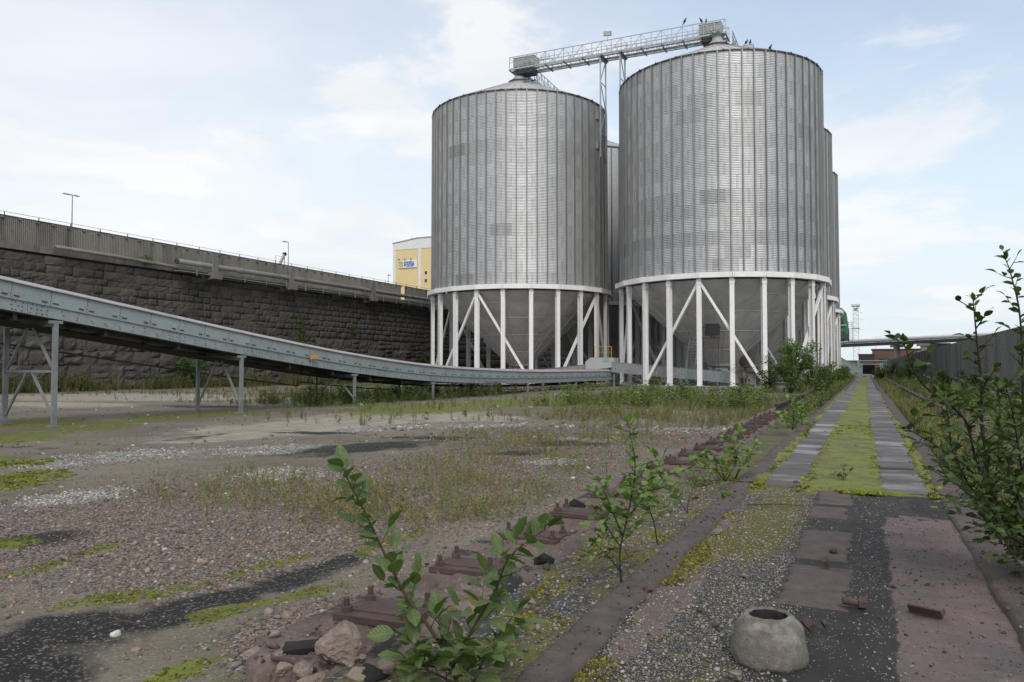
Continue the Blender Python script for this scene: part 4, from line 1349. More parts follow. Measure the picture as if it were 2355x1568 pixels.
def make_silo(loc, phase, label, full, view=None, braces=(), detail=True):
    root = empty('grain_silo', (loc[0], loc[1], 0), 0, label, 'silo', 'grain silos on white legs')
    if full:
        # sheets that face the yard are pieces of their own; the far side is one piece
        tv = math.atan2(-loc[0], -loc[1])
        nvis = 9
        band = [rnd.uniform(.94, 1.03) for _ in range(NRING)]
        if loc[1] < 81.5: band[2] = .80; band[4] = .84; band[5] = .90
        c0 = round(tv / DTH)
        for rgi in range(NRING):
            off = half if rgi % 2 else 0.0
            for s in range(-nvis, nvis):
                t = (c0 + s + .5) * DTH + off
                so = link('sheet', sheet_me, root, (0, 0, ZR1 + rgi * RH), (0, 0, -t))
                v_ = rnd.uniform(.93, 1.04) * band[rgi] * (rnd.uniform(.72, .86) if rnd.random() < .05 else 1)
                so.color = (v_, v_, v_, 1)
        bk = shell_all('back_shell', (c0 * DTH + half / 2, nvis * DTH - .02))
        bo = link('back_shell', bk, root, (0, 0, ZR1)); tag(bo, kind='stuff')
        for rgi in range(1, NRING): pass
        for course, me in enumerate(hop_me):
            for k in range(NLEG): link('hopper_panel', me, root, (0, 0, 0), (0, 0, -(phase + (k + .5) * ang)))
    else:
        link('shell', shell_me, root, (0, 0, ZR1))
        hm = MB().lathe([(hop_r(z), z) for z in HZ], NLEG).mesh('hopper', M['hopper_paint'])
        link('hopper', hm, root, None, (0, 0, -phase))
    for k in range(NST):
        t = (k + .5) * 2 * math.pi / NST
        link('stiffener', stiff_me, root, (RBODY * math.sin(t), RBODY * math.cos(t), ZR1), (0, 0, -t))
    for k in range(nroof): link('roof_panel', roofp_me, root, None, (0, 0, -k * 2 * math.pi / nroof))
    link('eave_ring', eave_me, root)
    c = link('roof_cap', cap_me, root); link('cap_flange', capring_me, c)
    link('hopper_outlet', out_me, root)
    link('foundation', found_me, root)
    for k in range(NLEG):
        t = phase + k * ang
        sgm = link('ring_segment', ringseg_me, root, (0, 0, ZR0), (0, 0, -(t + ang / 2)))
        link('ring_splice', spl_me, root, (0, 0, ZR0 - .015), (0, 0, -t)).scale = (1, RRING / apo, 1)
        lg = link('leg', leg_me, root, (RLEG * math.sin(t), RLEG * math.cos(t), LEGZ), (0, 0, -t))
        link('base_plate', foot_me, lg)
    for k in braces:
        t = phase + k * ang
        link('brace', brace_r, root, None, (0, 0, -t)); link('brace', brace_l, root, None, (0, 0, -t))
    return root


RX, RY, LX, LY, DY = -13.33, 81.07, -35.76, 82.07, 22.4
make_silo((RX, RY), math.radians(1.0), 'grain silo nearest the moss walkway, ladder standing under its hopper', True, braces=(11, 6, 17, 0))
make_silo((LX, LY), math.radians(2.5), 'grain silo beside the stone wall and yellow building, long conveyor passing its legs', True, braces=(11, 6, 17, 0))
make_silo((RX, RY + DY), math.radians(1.0), 'grain silo second in the row along the moss walkway', False, braces=(11, 6, 17, 0))
make_silo((RX, RY + 2 * DY), math.radians(1.0), 'grain silo last in the row along the moss walkway, green machine behind it', False, braces=(11, 6, 17, 0))
make_silo((LX, LY + 2 * DY), math.radians(2.5), 'grain silo at the far end of the row along the stone wall', False, braces=(11, 6, 17, 0))
make_silo((LX, LY + DY), math.radians(2.5), 'grain silo half hidden in the gap between the two big front silos', False, braces=(11, 6, 17, 0))

# ------------------------------------------------------------------ conveyor bridges on the roofs
def truss_bridge(name, label, A, B, z, width, hgt, bays, grp=None, boxes=()):
    """gallery deck with braced railings from A to B (xy), local x along the bridge"""
    A, B = Vector((*A, 0)), Vector((*B, 0))
    d = B - A; L = d.length
    root = empty(name, (A.x, A.y, z), math.atan2(d.y, d.x), label, 'conveyor bridge', grp)
    w = width / 2
    dk = MB().box((L / 2, w * .6, .0), (L, width * .26, .03))
    dk.build('deck', M['galv_light'], root)
    ch = MB().box((L / 2, -.2, .14), (L, .36, .24)).box((L / 2, -.2, .28), (L, .42, .03))
    ch.build('conveyor_trough', M['galv_light'], root)
    st = L / bays
    for s in (-1, 1):
        side = MB()
        side.box((L / 2, s * w, -.06), (L, .07, .16)).box((L / 2, s * w, hgt), (L, .07, .07)).box((L / 2, s * w, hgt * .52), (L, .045, .045))
        for i in range(bays + 1):
            side.box((i * st, s * w, hgt / 2), (.06, .06, hgt))
            if i < bays:
                a = (i * st, s * w * 1.005, .02 if i % 2 else hgt - .02); b_ = ((i + 1) * st, s * w * 1.005, hgt - .02 if i % 2 else .02)
                side.bar(a, b_, .045, .045)
                side.box(((i + .5) * st, s * w, hgt * .26), (.04, .04, hgt * .5))
        side.build('truss_side', M['galv'], root)
    for i in range(0, bays + 1, 2):
        MB().box((i * st, 0, -.17), (.12, width + .25, .12)).build('cross_beam', M['galv_dull'], root)
    lace = MB()
    for i in range(bays):
        lace.bar((i * st, -w * .9, -.10), ((i + 1) * st, w * .9, -.10), .035, .035)
    lace.build('lacing', M['galv_light'], root)
    for xb, ln in boxes:
        MB().box((xb, .0, .75), (ln, width * .72, 1.0)).box((xb, 0, 1.27), (ln * 1.03, width * .76, .05)).box((xb + ln * .2, -width * .37, .8), (ln * .4, .06, .7)).build('drive_housing', M['grey_paint'], root)
        MB().box((xb, 0, -.3), (ln * .8, width * .7, .5)).build('discharge_box', M['dark_metal'], root)
    return root, L


cb, cbL = truss_bridge('conveyor_bridge', 'lattice conveyor bridge spanning between the tops of the two front silos', (LX - .7, 82.0), (RX + .9, 81.75), 35.75, 2.2, 1.30, 22, boxes=((1.6, 2.6), (22.4, 2.2)))
truss_bridge('conveyor_bridge', 'lattice conveyor bridge running back over the silo beside the stone wall', (LX + .3, LY + 1.5), (LX + .3, LY + DY), 35.25, 1.9, 1.25, 20)
truss_bridge('conveyor_bridge', 'lattice conveyor bridge running back over the silo row along the walkway', (RX + .3, RY + 1.7), (RX + .3, RY + 2 * DY), 35.35, 1.9, 1.25, 40)
# transition hoods from the bridge down to the caps
for nm, x_, y_, lab in (('left', LX, LY, 'grey spout between bridge end and the roof cap of the silo by the stone wall'), ('right', RX, RY, 'grey spout between bridge end and the roof cap of the silo by the walkway')):
    MB_ = MB().lathe([(.45, 0), (.45, .22), (.8, .42), (.8, .5)], 18).box((.55, 0, .3), (.12, .12, .6)).box((-.55, 0, .3), (.12, .12, .6))
    o = MB_.build('spout', M['grey_paint'], None, (x_, y_ - .1, ZCAP + 1.3)); o.scale.z = (35.6 - ZCAP - 1.3) / .55
    tag(o, lab, 'spout')


def trestle(x, y0, y1, zt, zb, label):
    root = empty('bridge_trestle', (x, (y0 + y1) / 2, zb), 0, label, 'trestle', 'lattice trestles under the silo bridge')
    h = zt - zb; w = (y1 - y0) / 2; sx = .45
    for s in (-1, 1):
        MB().box((0, s * w, h / 2), (.14, .14, h)).build('column', M['galv'], root)
    n = int(h / 2.6)
    for i in range(n):
        a, b_ = i * h / n, (i + 1) * h / n
        MB().bar((0, -w if i % 2 else w, a), (0, w if i % 2 else -w, b_), .09, .09).build('diagonal', M['galv'], root)
        MB().box((0, 0, b_ - .05), (.07, 2 * w, .09)).build('tie', M['galv'], root)
    MB().box((0, 0, h - .05), (.25, 2 * w + .5, .18)).build('head_beam', M['galv_dull'], root)
    return root


trestle(-25.75, 81.0, 82.9, 35.55, 24.5, 'lattice trestle holding the bridge, close to the silo beside the stone wall')
trestle(-23.55, 81.0, 82.9, 35.6, 27.5, 'lattice trestle holding the bridge, close to the silo along the walkway')

# floodlight on the bridge rail and small fittings
fl = empty('floodlight', at(1399, 104, 84.0), 0, 'square floodlight on a short pole on the bridge railing', 'floodlight')
fl.location = (-24.9, 80.9, 37.0)
MB().tube([(0, 0, 0), (0, 0, .55)], .04).build('pole', M['galv'], fl)
hd = MB().box((0, 0, .8), (.85, .12, .5), (.35, .12, 0)).build('housing', M['galv_dull'], fl)
MB().box((0, -.075, .8), (.75, .02, .4), (.35, .12, 0)).build('lens', M['lamp_glass'], hd)
for x_, z_, lab in ((-32.4, 36.75, 'pale cabinet on the bridge beside the left drive housing'), (-23.6, 36.55, 'pale light fitting on the middle of the bridge'),):
    o = MB().box((0, 0, 0), (1.0 if z_ > 36.6 else 1.5, .2, .5 if z_ > 36.6 else .16)).box((0, 0, -.3), (.06, .06, .5)).build('bridge_cabinet', M['sign_white'], None, (x_, 81.6, z_))
    tag(o, lab, 'cabinet')


def bird(loc, rz, label, s=1.0):
    """perched pigeon: body, head, beak, tail, legs in one mesh"""
    b = MB()
    b.lathe([(0, -.14), (.05, -.11), (.085, -.03), (.08, .05), (.05, .12), (.035, .15), (.042, .19), (.03, .225), (0, .235)], 10)
    R = Euler((.55, 0, 0)).to_matrix()
    vs = [R @ Vector(p) for p in b.v]
    b.v = [tuple(p) for p in vs]
    b.bar((0, .05, -.10), (0, .22, -.22), .06, .02).bar((0, -.13, .17), (0, -.19, .155), .018, .015)
    for sx in (-1, 1): b.tube([(sx * .03, .03, -.1), (sx * .03, .02, -.24)], .008, 5)
    o = b.build('bird', M['bird'], None, loc, (0, 0, rz), True)
    o.scale = (s, s, s)
    tag(o, label, 'bird', 'birds perched on the silo tops')
    return o


bird((-16.55, 80.65, 37.56), 1.2, 'dark bird perched on the bridge railing', 1.45)
bird((-15.0, 81.5, 37.66), -1.0, 'dark bird perched on top of the drive housing', 1.45)
bird((-14.6, 81.9, 37.66), .4, 'dark bird perched on top of the drive housing', 1.3)
bird((-10.35, 80.0, 34.04), 2.2, 'dark bird perched on the vent box of the silo roof', 1.45)
bird((-10.0, 80.2, 34.04), .6, 'dark bird perched on the vent box of the silo roof', 1.3)
bird((-7.85, 77.5, 32.15), 1.4, 'dark bird standing low on the silo roof', 1.4)
o = MB().box((0, 0, .2), (.9, .7, .5)).box((0, 0, .47), (1.0, .8, .05)).build('roof_vent', M['roof'], None, (-10.15, 80.1, 33.2))
tag(o, 'small vent box on the sloping roof of the silo by the walkway', 'vent')
o = MB().box((0, 0, .1), (.7, .6, .35), (.3, 0, 0)).box((0, -.2, .3), (.8, .7, .05), (.3, 0, 0)).build('roof_hatch', M['roof'], None, (LX + 1.9, LY - 2.2, 33.25))
tag(o, 'small hatch on the sloping roof of the silo by the stone wall', 'hatch')
# cable boxes on the silo's flank
for z_ in (28.9, 25.7):
    o = MB().box((0, 0, 0), (.35, .5, .8)).box((0, 0, .45), (.42, .56, .08)).box((-.3, 0, 0), (.4, .1, .1)).build('bracket_box', M['galv'], None, (-26.05, 80.6, z_))
    tag(o, 'upper bracket box clamping the trestle to the silo flank' if z_ > 27 else 'lower bracket box clamping the trestle to the silo flank', 'bracket')

# ------------------------------------------------------------------ equipment under the silos
def gallery(name, label, A, B, w, h, mat, legs=(), nseg=4, cat_='conveyor'):
    """closed box conveyor from A to B with flanged segments"""
    A, B = Vector(A), Vector(B)
    d = B - A; L = d.length
    root = empty(name, (A.x, A.y, 0), math.atan2(d.y, d.x), label, cat_)
    run = Vector((d.x, d.y, 0)).length
    for i in range(nseg):
        a0, a1 = i / nseg, (i + 1) / nseg
        p, q = Vector((run * a0, 0, A.z + d.z * a0)), Vector((run * a1, 0, A.z + d.z * a1))
        e = (q - p).normalized() * .006
        seg = MB().bar(p + e, q - e, w, h).build('casing', mat, root)
        up = Vector((0, 0, 1))
        MB().bar(p + e, p + e * 12, w + .09, h + .09).build('flange', M['galv'], seg)
        MB().bar(p + up * (h / 2 + .02), q + up * (h / 2 + .02), w * 1.06, .03).build('lid', M['galv_dull'], seg)
    for t in legs:
        x_, z_ = run * t, A.z + d.z * t - h / 2
        lg = MB()
        for s in (-1, 1): lg.box((x_, s * w * .45, z_ / 2), (.12, .12, z_))
        lg.box((x_, 0, z_ - .06), (.12, w + .1, .1)).bar((x_ + .1, -w * .45, z_ - .05), (x_ + min(.8, z_ * .8), -w * .45, z_ * .35), .06)
        lg.build('support', M['galv_dull'], root)
    return root


gallery('feeder_conveyor', 'inclined feeder conveyor under the hopper nearest the walkway', (-8.9, 73.4, .72), (-22.2, 73.4, 1.85), .9, .95, M['galv_dull'], (.25, .5, .75), 6)
gallery('feeder_conveyor', 'feeder conveyor rising from under the silo by the stone wall', (-34.5, 75.0, .75), (-24.6, 75.0, 1.75), .9, .85, M['galv_dull'], (.2, .55), 4)
tb = empty('transfer_box', (-23.2, 74.0, 0), 0, 'grey angular transfer box where the feeder conveyors meet', 'transfer box')
MB().prism([(-1.6, 1.55), (1.2, 1.85), (1.2, 2.75), (-1.2, 2.75), (-1.7, 2.35)], 1.7, 'y', (0, -.9, 0)).build('housing', M['grey_paint'], tb)
MB().box((0, 0, 1.45), (2.0, 1.3, .35)).build('chute', M['grey_paint'], tb)
MB().box((.4, -.93, 2.55), (.7, .02, .3)).box((-.2, .0, 2.78), (2.2, 1.6, .03)).build('cover', M['galv'], tb)
for sx in (-1.2, 1.2):
    for sy in (-.8, .7): MB().box((sx, sy, .75), (.14, .14, 1.5)).build('leg', M['galv_dull'], tb)
rl = MB()
for sx in (-.8, .9): rl.box((sx, -.7, 3.3), (.05, .05, 1.1))
rl.box((.05, -.7, 3.85), (1.75, .05, .05)).box((.05, -.7, 3.3), (1.75, .04, .04))
rl.build('railing', M['yellow_box'], tb)

lad = empty('ladder', (-15.15, 74.0, .16), 0, 'steep steel ladder leaning up under the silo hopper', 'ladder')
for s in (-1, 1): MB().bar((s * .40, 0, 0), (s * .40 + .45, .9, 4.3), .07, .16).build('stringer', M['galv_dull'], lad)
for i in range(16):
    t_ = (i + .6) / 16.5
    MB().box((.45 * t_, .9 * t_, 4.3 * t_), (.8, .18, .04)).build('rung', M['galv'], lad)
hr = MB()
for s in (-1, 1): hr.tube([(s * .45 + .02, -.3, .5), (s * .45 + .38, .45, 4.2), (s * .45 + .42, .6, 5.0)], .03, 6)
hr.build('handrail', M['dark_metal'], lad)
pf = empty('inspection_platform', (-13.2, 75.6, 4.6), 0, 'dark inspection hatch with small platform on the hopper side', 'platform')
MB().box((0, 0, 0), (1.5, 1.0, .06)).build('deck', M['dark_metal'], pf)
MB().box((0, .35, .8), (1.3, .5, 1.1)).build('hatch', M['dark_metal'], pf)
rl = MB()
for s in (-.7, 0, .7): rl.box((s, -.48, .5), (.05, .05, 1.0))
rl.box((0, -.48, 1.0), (1.45, .05, .05)).box((0, -.48, .5), (1.45, .04, .04))
rl.build('railing', M['dark_metal'], pf)
for s in (-.7, .7): MB().bar((s, -.3, -4.4), (s, -.3, -.03), .06).build('post', M['dark_metal'], pf)
pf2 = MB().box((0, 0, 0), (1.2, .6, .5)).box((0, -.33, .05), (.9, .05, .3)).build('hopper_hatch', M['dark_metal'], None, (-38.2, 76.2, 4.75))
tag(pf2, 'dark inspection hatch on the hopper of the silo by the stone wall', 'hatch')
sc = MB().box((0, 0, .55), (2.6, .7, .7)).lathe([(0, -.2), (.42, -.2), (.42, .2), (0, .2)], 16, (1.5, 0, .85)).box((0, 0, .1), (2.4, .5, .2)).box((-.9, 0, 1.05), (.6, .5, .35))
sc = sc.build('drive_unit', M['grey_paint'], None, (-11.2, 75.4, .16))
tag(sc, 'grey drive unit with round motor under the hopper', 'drive unit')

# pavement apron round the silos
ap = MB().box((-24.5, 104, -.02), (46, 100, .06)).build('silo_pavement', M['pave'])
tag(ap, kind='structure')
for v_ in ap.data.vertices:
    v_.co.z = .012 if v_.co.z > 0 else -.05

# ================================================================== LONG CONVEYOR
CX0, CX1 = -24.55, -22.25
PROF = [(4, 4.75), (9, 4.12), (14.4, 3.40), (19.7, 2.79), (23, 2.36), (30.6, 1.55), (37.8, 1.02), (44, .80), (50, .68), (56, .62), (80, .62)]


def prof_z(y):
    ys = [p[0] for p in PROF]; zs = [p[1] for p in PROF]
    # smoothed interpolation
    return float(sum(np.interp(y + o, ys, zs) * w for o, w in ((-3, .15), (-1.5, .2), (0, .3), (1.5, .2), (3, .15))))


conv = empty('long_conveyor', (0, 0, 0), 0, 'long covered belt conveyor sweeping down across the yard to the silos', 'conveyor')
PL = 1.22
chm = MB()
Hc, Hg = .50, .38
# cover panel in local coordinates: length along +Y (0..PL), outer face at x = 0
pl = MB()
pl.box((-.012, PL / 2, Hg + Hc / 2), (.024, PL - .022, Hc))
pl.box((.004, .02, Hg + Hc / 2), (.012, .03, Hc * .94))
pl_me = pl.mesh('cover_panel', M['conv_panel'])
hd_me = MB().box((.012, 0, 0), (.02, .17, .035)).mesh('handle', M['dark_metal'])
clasp_me = MB().box((.012, 0, 0), (.02, .035, .05)).mesh('clasp', M['galv'])
y = 5.0
npan = 0
while y < 75.2:
    z0, z1 = prof_z(y), prof_z(y + PL)
    sl = math.atan2(z1 - z0, PL)
    p_ = link('cover_panel', pl_me, conv, (CX1 - .05, y, z0 + .012), (sl, 0, 0))
    for a in (.16, PL - .2): link('handle', hd_me, p_, (0, a, Hg + .09))
    link('clasp', clasp_me, p_, (.0, PL - .03, Hg + .17))
    rf = MB()
    W_ = CX1 - CX0
    rf.add([(.02, 0, Hg + Hc - .01), (-.26, 0, Hg + Hc + .115), (-W_ / 2, 0, Hg + Hc + .16), (-W_ + .26, 0, Hg + Hc + .115), (-W_ - .02, 0, Hg + Hc - .01)] +
           [(.02, PL * 1.004, Hg + Hc - .01), (-.26, PL * 1.004, Hg + Hc + .115), (-W_ / 2, PL * 1.004, Hg + Hc + .16), (-W_ + .26, PL * 1.004, Hg + Hc + .115), (-W_ - .02, PL * 1.004, Hg + Hc - .01)],
           [(i, i + 1, i + 6, i + 5) for i in range(4)])
    rf.box((.018, PL / 2, Hg + Hc - .025), (.012, PL, .03))
    if npan == 0: roof_me = rf.mesh('roof_sheet', M['conv_roof'])
    link('roof_sheet', roof_me, conv, (CX1, y, z0 + .002 * (npan % 2)), (sl, 0, 0))
    # far side panel
    link('cover_panel', pl_me, conv, (CX0, y + PL, z0 + (z1 - z0)), (-sl, 0, math.pi))
    y += PL * math.cos(sl); npan += 1
# girders in spliced lengths
GB = [4.8, 10.6, 15.2, 20.4, 24.4, 29.2, 33.4, 38.6, 43.5, 48.5, 54.3, 60, 66, 71, 76]
for a, b_ in zip(GB[:-1], GB[1:]):
    for side, x_ in ((1, CX1), (-1, CX0)):
        n = 5
        g = MB()
        ys = [a + .008 + (b_ - a - .016) * i / n for i in range(n + 1)]
        for y0, y1 in zip(ys[:-1], ys[1:]):
            za, zb = prof_z(y0), prof_z(y1)
            for (xo, w, zo, h) in ((0, .02, 0, Hg), (-.045 * side, .11, 0, .02), (-.02 * side, .16, Hg - .02, .025)):
                xx = x_ + xo
                g.add([(xx - w / 2, y0, za + zo), (xx + w / 2, y0, za + zo), (xx + w / 2, y0, za + zo + h), (xx - w / 2, y0, za + zo + h),
                       (xx - w / 2, y1, zb + zo), (xx + w / 2, y1, zb + zo), (xx + w / 2, y1, zb + zo + h), (xx - w / 2, y1, zb + zo + h)],
                      [(0, 1, 2, 3), (4, 7, 6, 5), (0, 4, 5, 1), (1, 5, 6, 2), (2, 6, 7, 3), (3, 7, 4, 0)])
        go = g.build('girder', M['conv_girder'], conv)
        if side > 0 and a < 60:
            bl = MB()
            yy = a + .1
            while yy < b_ - .05:
                z = prof_z(yy)
                e = min(yy - a, b_ - yy) < .55
                for zo in ((.08, .2, .31) if e else (rnd.choice((.1, .28)), rnd.choice((.16, .22)))):
                    bl.box((x_ + .018, yy + rnd.uniform(-.04, .04), z + zo), (.014, .03, .03))
                yy += .17 if e else .5
            bo = bl.build('bolt_heads', M['dark_metal'], go); tag(bo, kind='stuff')
# belt, dark underside with idler beams
un = MB(); bt = MB()
ys = np.linspace(4.8, 76, 60)
for y0, y1 in zip(ys[:-1], ys[1:]):
    za, zb = prof_z(y0), prof_z(y1)
    un.add([(CX0 + .12, y0, za + .05), (CX1 - .12, y0, za + .05), (CX1 - .12, y1, zb + .05), (CX0 + .12, y1, zb + .05)], [(0, 1, 2, 3)])
    bt.add([(CX0 + .45, y0, za - .22), (CX1 - .45, y0, za - .22), (CX1 - .45, y1, zb - .22), (CX0 + .45, y1, zb - .22)], [(0, 1, 2, 3)])
un.build('bottom_deck', M['dark_metal'], conv)
bt.build('return_belt', M['soil_shade_black'], conv)
for yy in np.arange(6, 75, 3.0):
    z = prof_z(yy)
    MB().tube([(CX0 + .3, yy, z - .15), (CX1 - .3, yy, z - .15)], .07, 8).box((CX0 + .25, yy, z - .05), (.05, .12, .3)).box((CX1 - .25, yy, z - .05), (.05, .12, .3)).build('return_idler', M['dark_metal'], conv)
# cable tray below the far girder
tr = MB()
for y0, y1 in zip(ys[:-1], ys[1:]):
    tr.bar((CX0 - .05, y0, prof_z(y0) - .5 - .2 * (y0 < 30)), (CX0 - .05, y1, prof_z(y1) - .5 - .2 * (y0 < 30)), .10, .05)
tr.build('cable_tray', M['dark_metal'], conv)
for yb in (8.2, 16.1, 23.9, 31.4, 38.9, 46.5, 52.6, 55.5, 63, 70):
    zt = prof_z(yb) - .02
    for x_ in (CX1 - .02, CX0 + .02):
        lg = MB().box((x_, yb, zt / 2), (.085, .15, zt)).box((x_, yb, zt - .05), (.10, .42, .09)).build('leg', M['galv_dull'], conv)
        MB().box((x_, yb, .02), (.26, .32, .03)).box((x_ , yb + .1, .06), (.03, .03, .08)).box((x_, yb - .1, .06), (.03, .03, .08)).build('foot', M['galv_dull'], lg)
    xm = (CX0 + CX1) / 2
    if zt > .9:
        MB().box((xm, yb, zt - .10), (CX1 - CX0 - .1, .12, .16)).build('cross_beam', M['galv_dull'], conv)
        if zt > 2.6:
            zm = zt * .52
            MB().box((xm, yb, zm), (CX1 - CX0 - .1, .07, .08)).build('cross_tie', M['galv_dull'], conv)
            spans = ((zm + .03, zt - .2), (.3, zm - .05))
        else:
            spans = ((.35 if zt > 1.3 else .2, zt - .2),)
        for lo, hi in spans:
            for s, x_ in ((1, CX1 - .08), (-1, CX0 + .08)):
                MB().bar((xm + s * .12, yb + .01 * s, hi), (x_, yb + .01 * s, lo), .065, .065).build('brace', M['galv_dull'], conv)
# yellow pull-cord switch on the girder
sw_ = empty('pull_switch', (CX1 + .03, 28.15, prof_z(28.15)), 0, 'yellow pull switch on the side of the long conveyor', 'switch')
MB().box((.09, 0, .42), (.16, .30, .17)).box((.09, .08, .52), (.12, .1, .05)).build('box', M['yellow_box'], sw_)
MB().bar((.06, -.1, .35), (.06, -.13, .02), .04).bar((.06, -.1, .35), (.06, .1, .2), .03).box((.05, -.05, .3), (.06, .3, .05)).build('bracket', M['galv'], sw_)

# ================================================================== STONE WALL AND PLATEAU
WALLX = -57.5
up_ = MB().add([(WALLX - .6, -40, 10.6), (-900, -40, 10.6), (-900, 1200, 10.6), (WALLX - .6, 1200, 10.6)], [(0, 1, 2, 3)]).build('upper_ground', M['pave'])
tag(up_, kind='structure')
wall = empty('stone_wall', (WALLX, 0, 0), 0, 'tall retaining wall of rough dark granite blocks behind the yard', 'wall')
MB().box((-.55, 104, 5.3), (.9, 200, 10.6)).build('core', M['mortar'], wall)


def rock_block(seed, nat):
    """rough hewn block, unit size: x depth, y length, z height"""
    g = np.random.default_rng(seed)
    n, m_ = 5, 4
    V = []
    for j in range(m_):
        for i in range(n):
            u, v = i / (n - 1), j / (m_ - 1)
            e = (i in (0, n - 1)) or (j in (0, m_ - 1))
            jx = g.normal(0, .03 if nat else .014); jz = g.normal(0, .05 if nat else .022)
            V.append((g.uniform(.09, .14) if e else g.uniform(.12, .30 if nat else .19), -.5 + u + jx, -.5 + v + jz))
    F = [(j * n + i, j * n + i + 1, (j + 1) * n + i + 1, (j + 1) * n + i) for j in range(m_ - 1) for i in range(n - 1)]
    bd = list(range(n)) + [n * r + n - 1 for r in range(1, m_)] + [(m_ - 1) * n + c for c in range(n - 2, -1, -1)] + [n * r for r in range(m_ - 2, 0, -1)]
    b0 = len(V)
    V += [(-.25, V[i][1] * .97, V[i][2] * .97) for i in bd]
    k = len(bd)
    F += [(bd[i], bd[(i + 1) % k], b0 + (i + 1) % k, b0 + i) for i in range(k)]
    me = bpy.data.meshes.new('stone')
    me.from_pydata(V, [], [tuple(reversed(f)) for f in F] if False else F)
    me.materials.append(M['stone'])
    import bmesh
    bm = bmesh.new(); bm.from_mesh(me); bmesh.ops.recalc_face_normals(bm, faces=bm.faces); bm.to_mesh(me); bm.free()
    return me


hewn = [rock_block(s, False) for s in range(8)]
natr = [rock_block(40 + s, True) for s in range(8)]
blocks = []
z = .05
course = 0
while z < 10.35:
    lower = z < 4.4
    hcs = rnd.uniform(.8, 1.2) if lower else rnd.uniform(.48, .74)
    hcs = min(hcs, 10.55 - z)
    y = 20 + rnd.uniform(0, 1.5)
    while y < 200:
        ln = rnd.uniform(.7, 2.1) if lower else rnd.uniform(.6, 1.7)
        if y > 104: ln *= 2.2
        sub = lower and rnd.random() < .35 and ln < 1.9
        if sub:
            s_ = rnd.uniform(.4, .6)
            blocks.append((y, ln, z, hcs * s_, True)); blocks.append((y, ln, z + hcs * s_, hcs * (1 - s_), True))
        else:
            blocks.append((y, ln, z, hcs, lower))
        y += ln
    z += hcs; course += 1


def vis_rank(b):
    y, ln, z, h, _ = b
    if y + ln < 36.5: return -1
    if y > 100: return 0
    return ln * h / (57.5 ** 2 + y ** 2)


blocks.sort(key=vis_rank, reverse=True)
rest = []
for i, (y, ln, z, h, nat) in enumerate(blocks):
    me = (natr if nat else hewn)[rnd.randrange(8)]
    yc, zc = y + ln / 2, z + h / 2
    sy, sz = ln - .012, h - .012
    fl_ = rnd.choice((1, -1))
    sx = rnd.uniform(.8, 1.3)
    if i < 295:
        link('stone', me, wall, (rnd.uniform(-.05, .05), yc, zc), (0, 0, 0), (sx, sy, sz))
    else:
        V = np.array([v.co[:] for v in me.vertices]) * (sx, sy, sz) + (rnd.uniform(-.05, .05), yc, zc)
        rest.append((V, np.array([p.vertices[:] for p in me.polygons]), np.zeros((len(V), 1))))
V, F, _ = cat(rest)
o = link('stone_courses', np_mesh('stone_courses', V, F, M['stone']), wall); tag(o, kind='stuff')
for y0 in np.arange(28, 56, 4.0):
    MB().box((-.12, y0 + 2, 10.78), (.75, 3.97, .46 + .02 * ((y0 * 7) % 3)), taper=.98).build('coping', M['corbel'], wall)
for y0 in np.arange(56, 200, 6.0):
    MB().box((-.15, y0 + 3, 10.53), (.7, 5.97, .2)).build('coping', M['corbel'], wall)
o = MB().box((0, 0, 0), (1.5, 3.6, .25), (0, -1.0, .1)).box((.02, 0, .14), (1.4, .1, .05), (0, -1.0, .1)).build('leaning_slab', M['concrete'], None, (-55.6, 91.2, 1.3))
tag(o, 'pale concrete slab leaning on the foot of the stone wall', 'slab')

# screen of corrugated fibre-cement panels along the edge of the plateau
fence = empty('screen_fence', (WALLX - .35, 0, 0), 0, 'grey ribbed screen fence along the top of the stone wall', 'fence')
PW = 1.335
nr = 9
pv, pf_ = [], []
for i in range(nr * 4 + 1):
    yy = PW * (i - (.35 if i % 4 in (1, 3) else 0) * (1 if i % 4 == 1 else -1) * 1.0) / (nr * 4)
    xx = .05 * (1 if i % 4 in (0, 1) else -1)
    pv += [(xx, yy, 0), (xx, yy, 1)]
for i in range(nr * 4): pf_.append((2 * i, 2 * i + 2, 2 * i + 3, 2 * i + 1))
pan_me = bpy.data.meshes.new('panel'); pan_me.from_pydata(pv, [], pf_); pan_me.materials.append(M['fence']); pan_me.update()
fpost = MB().box((-.06, 0, 1.1), (.1, .12, 2.35)).mesh('post', M['dark_metal'])
fbr = MB().box((.05, 0, 0), (.16, .20, .16), taper=.7).mesh('bracket', M['corbel'])
rpost = MB().box((0, 0, .12), (.05, .05, .30)).mesh('rail_post', M['rust'])
k = 0
y = 24.0
while y < 200:
    gap = 91.0 < y < 92.5
    zb = 11.0 if y < 50 else 10.62
    if not gap:
        link('panel', pan_me, fence, (.02 * (k % 2), y - .01, zb), (0, 0, 0), (1, 1.015, 13.08 - zb))
    link('post', fpost, fence, (-.05, y, 10.75))
    if y < 125:
        link('bracket', fbr, fence, (.02, y + PW * .03, 12.92))
        if k % 2 == 0: link('rail_post', rpost, fence, (-.05, y + .3, 13.05))
    y += PW; k += 1
MB().tube([(-.05, 24, 13.33), (-.05, 200, 13.33)], .018, 6).build('top_rail', M['rust'], fence)
MB().box((-.02, 112, 13.05), (.16, 176, .06)).build('head_rail', M['dark_metal'], fence)

